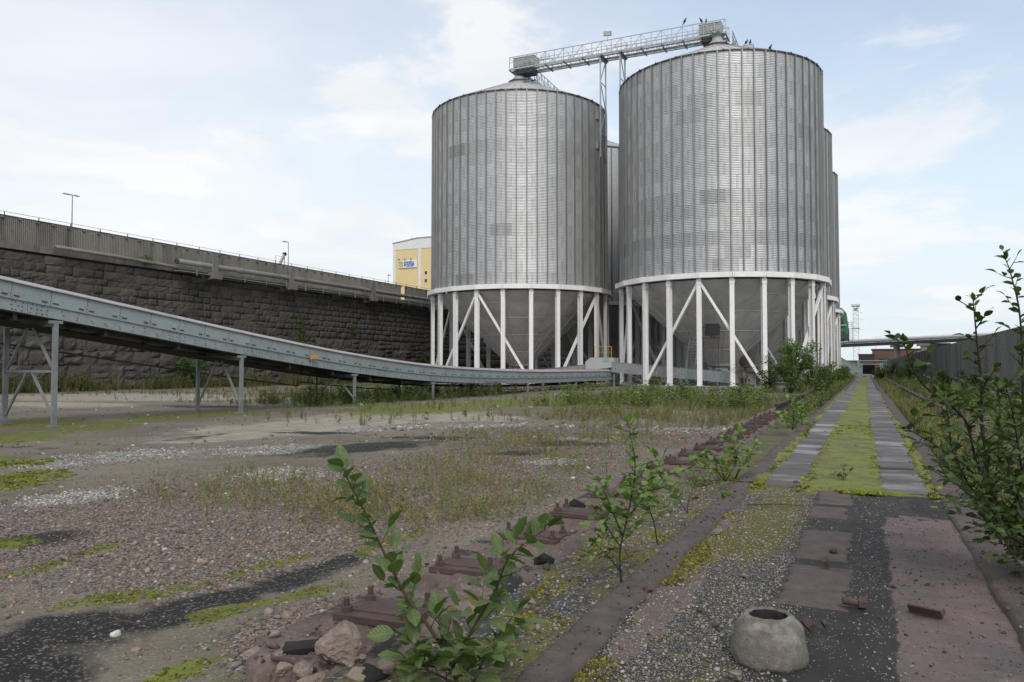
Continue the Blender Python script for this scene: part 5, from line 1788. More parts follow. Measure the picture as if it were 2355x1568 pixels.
# pipelines carried on concrete corbels
def pipeline(name, label, pts, r, flanges=(), mat='pipe'):
    root = empty(name, pts[0], 0, label, 'pipe')
    o_ = Vector(pts[0])
    MB().tube([Vector(p) - o_ for p in pts], r, 16).build('pipe_run', M[mat], root, smooth=True)
    for f in flanges:
        MB().tube([(f[0] - o_.x, f[1] - .05 - o_.y, f[2] - o_.z), (f[0] - o_.x, f[1] + .05 - o_.y, f[2] - o_.z)], r * 1.35, 16).build('flange', M['pipe'], root)
    return root


PXX = -56.55
big = pipeline('upper_pipe', 'thick grey pipe with open end along the fence', [(PXX, 52.4, 11.42), (PXX, 70, 11.47), (PXX, 100, 11.5), (PXX, 200, 11.5)], .24, [(PXX, 60.6, 11.45), (PXX, 81.5, 11.49)])
MB().lathe([(.24, 0), (.26, 0), (.26, .1), (.24, .1)], 16, closed=True).build('open_end', M['rust'], big, (0, -.02, 0), (-math.pi / 2, 0, 0))
MB().lathe([(.0, 0), (.215, 0)], 16).build('bore_shade_disc', M['dark_metal'], big, (0, -.012, 0), (math.pi / 2, 0, 0))  # dark disc on the capped tube, painting the shade inside the open end
pipeline('lower_pipe', 'long thin pipe running below the thick pipe on the wall', [(PXX - .25, 41, 11.1), (PXX - .25, 46, 11.05), (PXX - .25, 53, 10.88), (PXX - .2, 58, 10.82), (PXX - .2, 200, 10.82)], .15, [(PXX - .2, 62, 10.82), (PXX - .2, 75, 10.82)])
MBp = empty('pipe_deck', (PXX - .1, 53, 10.55), 0, 'narrow pale steel ledge carrying the lower pipe', 'ledge')
MB().box((0, 73, .0), (.8, 147, .06)).build('ledge', M['galv'], MBp)
for yy in np.arange(1.5, 60, 3.1): MB().box((.42, yy, .05), (.07, .12, .62)).build('stanchion', M['pipe'], MBp)
for i, (yy, lab) in enumerate(((56.8, 'stained concrete corbel with steel channel at the open end of the thick pipe'), (67.8, 'stained concrete corbel with steel channel in the middle of the pipe run'), (83.3, 'stained concrete corbel with steel channel next to the fence gap'), (99.5, 'stained concrete corbel with steel channel behind the silo ring'))):
    cbl = empty('pipe_corbel', (WALLX + .1, yy, 9.9), 0, lab, 'corbel', 'pipe corbels on the stone wall')
    MB().prism([(-.2, .0), (1.0, .25), (1.45, .3), (1.45, .95), (-.2, .95)], 1.15, 'y', (0, -.57, 0)).build('block', M['corbel'], cbl)
    for s in (-1, 1): MB().box((1.1 , s * .30, 1.85), (.12, .12, 1.85)).build('channel', M['pipe'], cbl)
    MB().box((1.1, 0, 1.9), (.03, .5, 1.75)).build('web', M['pipe'], cbl)
    for s in (-1, 1): MB().box((.1, s * .42, 1.95), (.14, .12, 2.0)).build('back_post', M['pipe'], cbl)

# lamps on the plateau
def street_lamp(loc, h, arm, label, rz=0, head=.7):
    root = empty('street_lamp', loc, rz, label, 'lamp')
    MB().tube([(0, 0, 0), (0, 0, h * .6), (0, 0, h)], [.055, .045, .035], 8).build('pole', M['galv_dull'], root)
    MB().tube([(0, 0, h), (0, -arm * .5, h + .08), (0, -arm, h + .05)], .035, 6).build('arm', M['galv_dull'], root)
    MB().box((0, -arm - head * .4, h + .03), (.2, head, .09), taper=.8).build('lamp_head', M['grey_paint'], root)
    return root


l0 = street_lamp((-60, 44.65, 10.6), 5.5, .25, 'tall street lamp with cross-shaped head over the ribbed fence')
MB().box((0, .35, 5.55), (.16, .5, .08)).build('lamp_head', M['grey_paint'], l0)
street_lamp((-60, 71.6, 10.6), 5.5, .35, 'single street lamp behind the middle of the ribbed fence')
street_lamp((-60, 92.3, 10.6), 4.0, -.5, 'short street lamp seen above the gap in the fence')
tl = empty('tilted_mast', (-60, 70.6, 10.6), 0, 'short tilted mast with drum behind the fence', 'mast')
MB().bar((0, -.8, 2.2), (0, .35, 4.1), .22, .22).build('boom', M['grey_paint'], tl)
MB().tube([(0, -1.1, 0), (0, -1.1, 3.75), (0, -.2, 3.75)], .03, 6).tube([(0, .35, 0), (0, .35, 3.9)], .04, 6).build('frame', M['galv_dull'], tl)
MB().tube([(-.15, .38, 4.1), (.15, .38, 4.1)], .2, 12).build('drum', M['dark_metal'], tl)

# ================================================================== YELLOW BUILDING WITH SIGN
yb = empty('yellow_building', (-121.7, 190, 10.6), 0, 'tall yellow factory building with white trim and blue lettered sign', 'building')
MB().box((20, 14, 12.75), (40, 28, 25.5)).build('wall', M['yellow_wall'], yb)
wt = MB()
wt.box((.25, -.06, 12.5), (.9, .14, 25)).box((8.55, -.07, 12.5), (.8, .14, 25)).box((16, -.07, 12.5), (.8, .14, 25)).box((24, -.07, 12.5), (.8, .14, 25)).build('pilaster', M['trim_white'], yb)
MB().prism([(-.2, 24.6), (40.2, 24.6), (40.2, 27.6), (7.8, 27.6), (-.2, 26.5)], .3, 'y', (0, -.12, 0)).build('fascia', M['trim_white'], yb)
MB().prism([(-.4, 26.45), (-.4, 26.65), (7.8, 27.75), (40.4, 27.75), (40.4, 27.5), (7.8, 27.5)], 28.5, 'y', (0, -.3, 0)).build('roof_edge', M['grey_paint'], yb)
for z_ in (15.5, 17.7):
    w_ = MB().box((10.6, -.05, z_), (.95, .12, 1.1)).build('window', M['trim_white'], yb)
    MB().box((10.6, -.12, z_), (.75, .03, .9)).build('pane', M['window_dark'], w_)
MB().tube([(4, 3, 27), (4, 3, 28.8)], .05, 6).tube([(13, 2, 27.7), (13, 2, 29.4)], .05, 6).build('antenna', M['galv_dull'], yb)
sg = empty('sign_board', (-121.7 + 4.75, 189.75, 10.6 + 20.4), 0, 'white sign board with blue SVENSKA FODER lettering on the yellow building', 'sign')
MB().box((0, 0, 0), (6.0, .12, 2.1)).build('board', M['sign_white'], sg)
MB().box((-2.1, -.08, 0), (1.35, .05, 1.45)).build('emblem', M['sign_green'], sg)
MB().prism([(-2.6, -.65), (-1.9, -.65), (-1.5, .0), (-1.75, .6), (-2.05, .1), (-2.45, .6)], .03, 'y', (0, -.125, 0)).build('emblem_leaf', M['sign_sand'], sg)
MB().bar((-2.3, -.13, -.6), (-2.0, -.13, .5), .08, .03).build('emblem_stem', M['sign_blue'], sg)


def lettering(text, size, loc, parent, mat, bold=.02):
    cu = bpy.data.curves.new('lettering', 'FONT')
    cu.body = text; cu.size = size; cu.extrude = .02; cu.offset = bold; cu.shear = .12
    tmp = bpy.data.objects.new('lettering', cu)
    col.objects.link(tmp)
    dg = bpy.context.evaluated_depsgraph_get()
    me = bpy.data.meshes.new_from_object(tmp.evaluated_get(dg))
    bpy.data.objects.remove(tmp)
    me.materials.clear(); me.materials.append(mat)
    return link('lettering', me, parent, loc, (math.pi / 2, 0, 0))


lettering('SVENSKA', .78, (-1.15, -.10, .17), sg, M['sign_blue'], .022)
lettering('FODER', 1.12, (-1.2, -.10, -.72), sg, M['sign_blue'], .04)
for x_ in (-2.5, -.6, 1.3):
    l_ = MB().bar((x_, 0, 1.05), (x_, -.5, 1.35), .05).box((x_, -.6, 1.3), (.35, .3, .25), (.5, 0, 0)).build('sign_lamp', M['dark_metal'], sg)

# ================================================================== CONCRETE WALL ON THE RIGHT
WA, WB = Vector((4.45, 190, 0)), Vector((7.5, 14, 0))
dv = (WB - WA); Lw = dv.length
cw = empty('concrete_wall', WA, math.atan2(dv.y, dv.x), 'long board-marked concrete wall beyond the right-hand track', 'wall')
n = int(Lw / 4.4)
for i in range(n):
    a, b_ = i * Lw / n, (i + 1) * Lw / n
    zt0, zt1 = 3.55 + .25 * i / n, 3.55 + .25 * (i + 1) / n
    g = MB()
    g.add([(a + .012, -.2, -.3), (b_ - .012, -.2, -.3), (b_ - .012, .2, -.3), (a + .012, .2, -.3), (a + .012, -.2, zt0), (b_ - .012, -.2, zt1), (b_ - .012, .2, zt1), (a + .012, .2, zt0)],
          [(0, 3, 2, 1), (4, 5, 6, 7), (0, 1, 5, 4), (1, 2, 6, 5), (2, 3, 7, 6), (3, 0, 4, 7)])
    nb = 22
    for q in range(nb):
        x_ = a + (q + .5) * (b_ - a) / nb
        dd = rnd.uniform(.004, .02)
        for s in (-1,):
            g.box((x_, s * (.2 + dd / 2), (zt0 - .4) / 2 + .02), ((b_ - a) / nb - .012, dd, zt0 + .2))
    g.build('panel', M['concrete_wall'], cw)

# ================================================================== FAR BACKGROUND
pb = empty('pipe_bridge', (0, 0, 0), 0, 'long pipe bridge on concrete piers crossing behind the silos', 'bridge')
P0, P1 = Vector((-26, 252, 7.75)), Vector((46, 178, 8.6))
dp = (P1 - P0)
sd_ = Vector((dp.y, -dp.x, 0)).normalized()
MB().tube([P0 + Vector((0, 0, .9)), P1 + Vector((0, 0, .9))], .48, 14).build('main_pipe', M['trim_white'], pb, smooth=True)
MB().bar(P0 + Vector((0, 0, -.15)), P1 + Vector((0, 0, -.15)), 2.6, .75).build('girder', M['dark_metal'], pb)
MB().tube([P0 + sd_ * 1.5 + Vector((0, 0, .45)), P1 + sd_ * 1.5 + Vector((0, 0, .45))], .2, 10).build('side_pipe', M['pipe'], pb, smooth=True)
for i in range(26):
    p = P0 + dp * ((i + .5) / 26)
    MB().box((p.x, p.y, p.z + .35), (.25, .25, .5)).build('saddle', M['galv_dull'], pb)
for t_, w_ in ((.17, 1.1), (.46, 1.4), (.565, 5.5), (.86, 1.5)):
    p = P0 + dp * t_
    pr = MB().box((p.x, p.y, (p.z - .6) / 2), (w_, 1.6, p.z - .6)).box((p.x, p.y, p.z - .9), (w_ + 1.6, 2.0, .6)).build('pier', M['concrete_wall'], pb)

bk = empty('brick_building', (9, 275, 0), 0, 'low brown brick building behind the pipe bridge', 'building')
MB().box((2, 6, 3.8), (18, 12, 7.6)).build('wall', M['brick_far'], bk)
MB().box((2, 6, 7.75), (18.6, 12.6, .3)).build('roof', M['dark_metal'], bk)
MB().box((-8.7, -2, 3.0), (4.6, 6, 6.0)).build('annex', M['brick_dark'], bk)
MB().box((-8.7, -2, 6.12), (5.0, 6.3, .22)).build('annex_roof', M['dark_metal'], bk)
dr = MB().box((-8.5, -5.06, 1.7), (3.2, .12, 3.4)).build('door', M['dark_metal'], bk)
MB().box((-8.5, -5.15, 3.45), (3.6, .12, .2)).build('lintel', M['concrete'], dr)
MB().box((8.2, -.3, 5.2), (5, .5, 3.6)).build('beige_bay', M['beige'], bk)
for x_ in (-4, 1, 6):
    w_ = MB().box((x_, -.05, 4.3), (2.4, .12, 1.2)).build('window', M['dark_metal'], bk)
    MB().box((x_, -.13, 4.3), (2.1, .05, .95)).build('pane', M['window_dark'], w_)
th = empty('green_shed', (0, 262, 0), 0, 'pale green clad shed with a long flat roof at the end of the tracks', 'building')
for i in range(11):
    x0 = -33 + i * 4.6
    if -1 < x0 < 0: continue
    MB().box((x0 + 2.28, 3, 1.95), (4.55, 6, 3.9)).build('cladding_panel', M['teal'], th)
MB().box((-8, 3, 4.05), (52, 7.2, .3)).build('roof', M['galv_dull'], th)
MB().box((-8, -.75, 3.0), (52, .15, .18)).build('gutter_pipe', M['galv'], th)
for x_ in (-28, -16, -2, 10): MB().box((x_, -.5, 2), (.7, .7, 4)).build('column', M['concrete'], th)

tw = empty('lattice_mast', (-3.15, 330, 0), 0, 'tall pale lattice mast in the distance above the pipe bridge', 'mast')
HT = 25.5
for sx in (-1, 1):
    for sy in (-1, 1): MB().tube([(sx * 1.0, sy * 1.0, 0), (sx * .9, sy * .9, HT)], .16, 6).build('leg', M['trim_white'], tw)
for i in range(16):
    z0, z1 = HT * i / 16, HT * (i + 1) / 16
    g = MB()
    for s in (-1, 1):
        g.bar((-1, s, z0), (1, s, z1), .14).bar((s, -1, z0), (s, 1, z1), .14).bar((-1, s, z1), (1, s, z1), .12).bar((s, -1, z1), (s, 1, z1), .12)
    g.build('lacing', M['trim_white'], tw)
MB().box((0, 0, HT + .1), (3.0, 3.0, .25)).box((0, 0, HT - 8.5), (2.6, 2.6, .25)).build('platform', M['galv_dull'], tw)
g = MB()
for s in (-1, 1): g.box((s * 1.4, 0, HT + .7), (.1, 3, .1)).box((0, s * 1.4, HT + .7), (3, .1, .1))
for s in (-1.4, 1.4):
    for q in (-1.4, 1.4): g.box((s, q, HT + .4), (.1, .1, .7))
g.box((2.0, 0, HT - 5), (1.2, .1, .1)).box((2.0, 0, HT - 9), (1.2, .1, .1)).box((2.0, 0, HT - 2.5), (1.0, .1, .1)).box((0, 0, HT - 1.2), (1.2, 1.2, 1.2))
g.build('railing', M['galv_dull'], tw)

gm = empty('green_machine', (-5.5, 168, 0), 0, 'green loading machine with side ladder behind the last silo', 'machine')
MB().prism([(-4, 7.2), (1.6, 7.2), (2.6, 9.0), (2.2, 12.6), (1.4, 13.6), (-4, 13.6)], 5, 'y').build('housing', M['crane_green'], gm)
MB().box((.8, -.3, 8.2), (2.6, .5, 1.6)).box((2.2, 1.2, 8.4), (.9, 2, 2.4)).box((.6, -.25, 11.2), (2.2, .3, 1.0)).build('machinery', M['dark_metal'], gm)
MB().box((.6, -.4, 10.2), (3.2, .2, .25)).build('beam', M['grey_paint'], gm)
lg = MB()
for s in (0, .7): lg.box((2.5 + s, .5, 8.8), (.08, .08, 4.2))
for i in range(10): lg.box((2.85, .5, 7.0 + i * .42), (.7, .06, .06))
lg.box((2.4, .5, 6.7), (2.2, 1.2, .1)).box((2.3, .5, 9.2), (.5, .5, .12)).box((2.3, .5, 7.6), (.5, .5, .12))
lg.build('caged_ladder', M['dark_metal'], gm)
for x_ in (-3, .2):
    MB().box((x_, 2.5, 3.6), (.7, .7, 7.2)).build('leg', M['crane_green'], gm)
gallery('sloping_gallery', 'sloping grey conveyor gallery far behind the silos', (-13.0, 225, 8.0), (-1.2, 225, 1.0), 2.6, 1.5, M['galv_dull'], (.35, .75), 5)
for (x_, y_, h_) in ((3.2, 300, 12.5), (30.5, 300, 13.2), (-14.0, 300, 9.2)):
    l_ = street_lamp((x_, y_, 0), h_, 1.2 if x_ < 20 else -1.2, {12.5: 'distant street lamp above the left part of the pipe bridge', 13.2: 'distant street lamp above the right end of the pipe bridge', 9.2: 'distant low street lamp under the pipe bridge'}[h_], rz=math.pi / 2, head=1.2)

sh = empty('dark_backdrop', (-38, 168, 0), 0, 'long dark backdrop block added behind the silo rows', 'building')  # dark backdrop added to close the bright gaps under the silos
for i in range(12):
    MB().box((-20 + i * 3.6, 4, 5), (3.57, 8, 10)).build('backdrop_panel', M['shed'], sh)
MB().box((0, 4, 10.15), (45, 9, .3)).build('roof', M['dark_metal'], sh)

# ================================================================== LOOSE THINGS ON THE WALKWAY AND TRACK
from mathutils import noise as mnoise
import bmesh


def on(u, v, z):
    """ground point at height z seen at frame position (u, v)"""
    p = at(u, v, 1.0); o_ = Vector((0, 0, EYE)); d = p - o_
    return o_ + d * ((z - EYE) / d.z)


def rock(name, label, category, loc, size, mat, seed, sub=3, amp=.28, freq=1.5, group=None, rot=None):
    bm = bmesh.new()
    bmesh.ops.create_icosphere(bm, subdivisions=sub, radius=1)
    off = Vector((seed * 7.3, seed * 3.1, seed * 1.7))
    g = random.Random(seed)
    # broken stone: a sphere cut by random planes, then roughened
    cuts_ = []
    for _ in range(9):
        q = Vector((g.gauss(0, 1), g.gauss(0, 1), g.gauss(0, 1))).normalized()
        cuts_.append((q, g.uniform(.48, .85)))
    for v in bm.verts:
        n = v.co.normalized()
        r = 1.05
        for q, d in cuts_:
            c_ = n.dot(q)
            if c_ > .05: r = min(r, d / c_)
        r = r + amp * .22 * mnoise.noise(n * freq * 2.2 + off) + amp * .16 * mnoise.noise(n * freq * 6 + off) + amp * .10 * mnoise.noise(n * freq * 15 + off)
        v.co = Vector((n.x * r * size[0], n.y * r * size[1], n.z * r * size[2])) * 1.12
    me = bpy.data.meshes.new(name); bm.to_mesh(me); bm.free()
    me.materials.append(mat)
    o = link(name, me, None, loc, rot or (rnd.uniform(-.2, .2), rnd.uniform(-.2, .2), rnd.uniform(0, 6)))
    return tag(o, label, category, group)


# hollow concrete pot
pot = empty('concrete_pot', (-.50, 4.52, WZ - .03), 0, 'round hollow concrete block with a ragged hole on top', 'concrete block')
def potjit(i, j):
    a = i * .13
    return .016 * (mnoise.noise(Vector((math.cos(i * 2 * math.pi / 64) * 2.2, math.sin(i * 2 * math.pi / 64) * 2.2, j * .35)))) + (.02 * mnoise.noise(Vector((math.cos(i * 2 * math.pi / 64) * 3.5, math.sin(i * 2 * math.pi / 64) * 3.5, 5))) * .35 if 11 <= j <= 16 else 0)


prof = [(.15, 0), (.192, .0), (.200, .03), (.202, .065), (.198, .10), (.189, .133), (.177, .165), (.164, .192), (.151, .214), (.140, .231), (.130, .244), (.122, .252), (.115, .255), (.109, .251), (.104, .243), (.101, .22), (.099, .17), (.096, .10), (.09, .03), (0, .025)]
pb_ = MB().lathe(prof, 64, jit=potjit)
pb_.m = [1 if (i % (len(prof) - 1)) >= 14 else 0 for i in range(len(pb_.m))]  # inner faces near black: dirt lining plus the hollow's shade put in colour
pb_.build('body', [M['potcrete'], M['soil_shade_black']], pot, smooth=True)

# offcut of angle iron, bolts, nuts
an = MB().prism([(0, 0), (.05, 0), (.05, .012), (.012, .012), (.012, .062), (0, .062)], .20, 'y', (0, -.1, 0)).box((.03, -.097, .02), (.055, .01, .03))
o = an.build('angle_iron', M['rust'], None, on(2128, 1418, WZ - .02), (.0, -.55, 1.15)); o.location.z = WZ - .012
tag(o, 'rusty offcut of angle iron lying on the reddish screed', 'angle iron')
o = MB().lathe([(0, 0), (.04, 0), (.04, .045), (0, .045)], 6).lathe([(.024, .045), (.025, .14), (0, .14)], 10).build('bolt', M['rust'], None, on(1990, 1395, WZ), (0, math.radians(-85), .15))
o.location.z = WZ + .02
tag(o, 'rusty bolt with its nut lying on dark grit', 'bolt')


def nut(u, v, s, label, tilt):
    p = on(u, v, WZ)
    m_ = MB().lathe([(.022, 0), (.045, 0), (.045, .04), (.022, .04)], 6, closed=True).mesh('nut', M['rust'])
    o_ = link('nut', m_, None, (p.x, p.y, WZ + .012 + .02 * abs(math.sin(tilt))), (tilt, .2, rnd.uniform(0, 3)), (s, s, s))
    return tag(o_, label, 'nut')


nut(1893, 1302, .95, 'rusty hexagonal nut standing on the short concrete slab', 1.2)
nut(1853, 1452, 1.1, 'rusty hexagonal nut beside the hollow concrete block', .9)
nut(1892, 1447, .6, 'small rusty nut on the dark patch behind the hollow concrete block', 1.1)
for i, (u, v, s, lab) in enumerate(((1915, 1270, .045, 'dark lump at the joint of the short slabs'), (1645, 1440, .032, 'dark stone chip left of the hollow concrete block'), (1712, 1325, .032, 'pale round pebble on the mossy chips'),
                                    (1490, 1360, .05, 'flat dark stone lying against the left kerb'), (1985, 1055, .045, 'dark flat stub on the bright moss strip'), (1610, 1405, .022, 'little brown stone on the mossy chips'),
                                    (1648, 1226, .05, 'pale flat stone by the edge of the left kerb'), (1830, 1112, .05, 'dark lump at the edge of the first grey slab'), (1690, 1557, .05, 'rounded pale stone near the foot of the hollow block'))):
    p = on(u, v, WZ - .01)
    rock('stone', lab, 'stone', (p.x, p.y, WZ - .012 + s * .3), (s, s * .8, s * .6), M['potcrete'] if 'pale' in lab else M['rust'], 10 + i, 2, .35)

# rubble at the broken end of the track foundation
RB = [(775, 1495, .135, .10, .115, .17, 'large pinkish lump of broken concrete below the first base plate', 'rubble'),
      (890, 1535, .05, .045, .04, .14, 'small grey lump of concrete beside the large pinkish lump', 'rubble'),
      (960, 1540, .075, .06, .05, .12, 'broken concrete lump under the leafy stem at the track end', 'rubble'),
      (835, 1510, .022, .02, .016, .15, 'egg-sized stone next to the large pinkish lump', 'rubble'),
      (1075, 1402, .07, .05, .04, .14, 'angular concrete chunk between the first and second base plate', 'rubble'),
      (690, 1545, .06, .05, .045, .10, 'rough stone on the broken face of the track end', 'rubble'),
      (640, 1524, .06, .05, .045, .05, 'rough stone low on the broken corner of the track', 'rubble'),
      (606, 1508, .10, .075, .05, .03, 'pale rough lump at the outer corner of the broken track end', 'rubble'),
      (668, 1538, .12, .07, .055, .03, 'pale rough lump in the middle of the broken track face', 'rubble'),
      (735, 1572, .14, .08, .06, .03, 'pale rough lump at the foot of the broken track face', 'rubble'),
      (815, 1585, .10, .08, .08, .05, 'pale rough lump beside the shrub stem at the broken track', 'rubble'),
      (265, 1460, .045, .028, .028, .03, 'white angular stone lying alone on the dark yard soil', 'white_stone'),
      (1250, 1290, .09, .07, .06, .15, 'dark clod beside the third base plate', 'soil_shade_black'),
      (1330, 1165, .12, .09, .07, .17, 'black earthy clod on the track above the third plate', 'soil_shade_black'),
      (850, 1560, .14, .09, .05, .09, 'black earthy clod at the broken track end', 'soil_shade_black'),
      (690, 1490, .16, .07, .03, .12, 'black earthy smear at the corner of the track end', 'soil_shade_black')]
for i, (u, v, a, b_, c, z_, lab, mt) in enumerate(RB):
    p = on(u, v, z_)
    rock('rubble' if mt != 'soil_shade_black' else 'clod', lab, 'rubble' if mt != 'soil_shade_black' else 'soil', (p.x, p.y, z_ + c * .25), (a, b_, c), M[mt], 60 + i, 4 if a > .07 else 3, .38 if mt != 'soil_shade_black' else .3, 1.7)
o = MB().tube([(0, 0, 0), (.14, -.03, .0), (.24, -.08, -.01)], .014, 8).build('rebar', M['rust'], None, (on(625, 1512, .10)), (0, 0, .25))
tag(o, 'rusty reinforcing bar sticking out of the broken track end', 'rebar')
N = 900
X, Y = rng.uniform(-3.5, -2.3, N), 3.15 + rng.random(N) ** 1.5 * 4.5
sz = np.exp(rng.normal(math.log(.0085), .6, N))
stuff('track_crumbs', scatter_stones(np.stack([X, Y, beam_z(X, Y) + sz * .3], 1), sz, greens(N, [(.19, .145, .12), (.10, .08, .07), (.05, .045, .042), (.26, .22, .19)]), STONES), M['pebble'], 'crumbs of concrete and rust lying on the track foundation', 'gravel')
tw_ = MB().tube([(0, 0, 0), (.10, .03, .012), (.22, .02, .0)], [.006, .007, .004], 6).build('twig', M['bark'], None, on(250, 1432, .02), (0, 0, .2))
tag(tw_, 'thin dry twig lying on the dark yard soil', 'twig')
tw_ = MB().tube([(0, 0, 0), (.3, .02, .01), (.62, 0, .0)], [.009, .008, .006], 6).build('twig', M['bark'], None, on(1545, 1150, WZ), (0, 0, .3))
tw_.location = (-1.25, 9.35, WZ + .0)
tag(tw_, 'thin dry stick lying across the mossy chips', 'twig')

# ================================================================== SHRUBS
def big_leaf(w, curl, fold, tip, seed):
    g = np.random.default_rng(seed)
    ts = [0, .08, .22, .40, .58, .74, .88, 1.0]
    V, F = [], []
    for i, t in enumerate(ts):
        hw = w * .5 * (math.sin(math.pi * min(1, t ** tip)) ** .8 if 0 < t < 1 else 0)
        zc = -curl * t * t + g.normal(0, .01)
        if hw < 1e-6: V.append((0, t, zc)); continue
        rip = g.normal(0, .012)
        V += [(-hw, t, zc + fold * hw + rip), (-hw * .5, t, zc + fold * hw * .35), (0, t, zc), (hw * .5, t, zc + fold * hw * .35), (hw, t, zc + fold * hw - rip)]
    n = len(ts)
    for k in range(4): F.append((0, 1 + k + 1, 1 + k))
    for r in range(n - 3):
        a = 1 + r * 5
        for k in range(4): F += [(a + k, a + k + 1, a + k + 6), (a + k, a + k + 6, a + k + 5)]
    a = 1 + (n - 3) * 5; e = len(V) - 1
    for k in range(4): F.append((a + k, a + k + 1, e))
    return np.array(V), np.array(F)


def leaf_set(kind, mat):
    spec = {'willow': ((.56, .68), .9), 'birch': ((.74, .88), .66), 'alder': ((.58, .70), .9)}[kind]
    out = []
    for s in range(5):
        g = random.Random(s + len(kind))
        V, F = big_leaf(g.uniform(*spec[0]), g.uniform(.02, .32), g.uniform(.05, .4), spec[1], s)
        out.append((np_mesh('leaf', V, F, M[mat], True), V, F))
    return out


LEAVES = {'willow': leaf_set('willow', 'leaf_willow'), 'birch': leaf_set('birch', 'leaf_birch'), 'alder': leaf_set('alder', 'leaf_alder')}


def smooth_path(pts, n=6):
    pts = [Vector(p) for p in pts]
    q = [pts[0] * 2 - pts[1]] + pts + [pts[-1] * 2 - pts[-2]]
    out = []
    for i in range(1, len(q) - 2):
        for k in range(n):
            t = k / n
            a, b_, c, d = q[i - 1], q[i], q[i + 1], q[i + 2]
            out.append(.5 * ((2 * b_) + (c - a) * t + (2 * a - 5 * b_ + 4 * c - d) * t * t + (3 * b_ - a - 3 * c + d) * t ** 3))
    return out + [pts[-1]]


def sapling(name, label, category, stems, kind, leaf_len, r0, spacing, twig=(.1, .2), twig_every=.07, start=.15, bark='bark', seed=0, maxobj=300, bare=0.0, group=None, tintc=((.08, .12, .03), (.06, .09, .02)), spread=1.0):
    g = random.Random(seed)
    base = Vector(stems[0][0])
    root = empty(name, base, 0, label, category, group)
    lv = []
    for si, pts in enumerate(stems):
        path = smooth_path(pts)
        L = sum((b_ - a).length for a, b_ in zip(path[:-1], path[1:]))
        rr = r0 * (1 if si == 0 else .72)
        n = len(path)
        rad = [rr * (1 - .78 * i / (n - 1)) for i in range(n)]
        MB().tube([p - base for p in path], rad, 7).build('stem', M[bark], root, smooth=True)
        tw = MB()
        acc, nxt, nl = 0, L * start, L * start
        ang_ = g.uniform(0, 6.28)
        has = False
        for a, b_ in zip(path[:-1], path[1:]):
            d = (b_ - a); ln = d.length
            if ln < 1e-6: continue
            dn = d.normalized()
            while nxt < acc + ln:
                p = a + dn * (nxt - acc)
                t = nxt / L
                ang_ += 2.4 + g.uniform(-.4, .4)
                s = dn.orthogonal().normalized(); s = Matrix.Rotation(ang_, 3, dn) @ s
                td = (s * spread + dn * g.uniform(.4, .9) + Vector((0, 0, .25))).normalized()
                tl = g.uniform(*twig) * (1.1 - .75 * t)
                if tl > .03:
                    e = p + td * tl; mid = p + td * tl * .5 + Vector((0, 0, -.02 * tl))
                    tw.tube([p - base, mid - base, e - base], [rr * .32, rr * .24, rr * .12], 5, cap=False); has = True
                    k = max(2, int(tl / spacing))
                    sgn = 1
                    for q in range(k):
                        f = (q + 1) / k
                        pp = p.lerp(e, f)
                        sd = td.cross(Vector((0, 0, 1)));
                        if sd.length < .1: sd = Vector((1, 0, 0))
                        sd.normalize(); sgn = -sgn
                        ld = (td * (1.4 if q == k - 1 else .55) + sd * sgn * (.15 if q == k - 1 else .9) + Vector((g.gauss(0, .25), g.gauss(0, .25), g.gauss(.12, .3)))).normalized()
                        lv.append((pp, ld, g.gauss(0, .5), leaf_len * g.uniform(.65, 1.1)))
                nxt += twig_every * g.uniform(.7, 1.3)
            while nl < acc + ln:
                p = a + dn * (nl - acc)
                t = nl / L
                if t > .35:
                    s = Matrix.Rotation(g.uniform(0, 6.28), 3, dn) @ dn.orthogonal().normalized()
                    ld = (s * .9 + dn * .65 + Vector((0, 0, .15))).normalized()
                    lv.append((p, ld, g.gauss(0, .5), leaf_len * g.uniform(.6, 1.0)))
                nl += spacing * 1.1
            acc += ln
        for q in range(3):
            dn = (path[-1] - path[-3]).normalized()
            ld = (dn + Vector((g.gauss(0, .4), g.gauss(0, .4), g.gauss(.1, .3)))).normalized()
            lv.append((path[-1], ld, g.uniform(-1, 1), leaf_len * g.uniform(.6, .95)))
        if has: tag(tw.build('twigs', M[bark], root), kind='stuff')
    lv = [l for l in lv if g.random() > bare]
    g.shuffle(lv)
    D = np.array([l[1][:] for l in lv]); roll = np.array([l[2] for l in lv])
    R = frames(D, roll)
    LS = LEAVES[kind]
    for i, l in enumerate(lv[:maxobj]):
        me = LS[g.randrange(5)][0]
        m = Matrix([list(R[i][r]) for r in range(3)]).to_4x4()
        o = link('leaf', me, root)
        o.matrix_basis = Matrix.Translation(l[0] - base) @ m @ Matrix.Scale(l[3], 4)
    if len(lv) > maxobj:
        rest_ = lv[maxobj:]
        parts = []
        P = np.array([(l[0] - base)[:] for l in rest_]); S = np.array([l[3] for l in rest_]); RR = R[maxobj:]
        pick = rng.integers(0, 5, len(rest_))
        for q in range(5):
            kq = pick == q
            if not kq.any(): continue
            V, F = stamp(LS[q][1], LS[q][2], P[kq], RR[kq], S[kq])
            tt = np.repeat(greens(int(kq.sum()), list(tintc)), len(LS[q][1]), 0)
            parts.append((V, F, tt))
        V, F, T = cat(parts)
        o = link('leaves', np_mesh('leaves', V, F, M['foliage'], True, T), root); tag(o, kind='stuff')
    return root


def pth(*uvd): return [at(*q) for q in uvd]


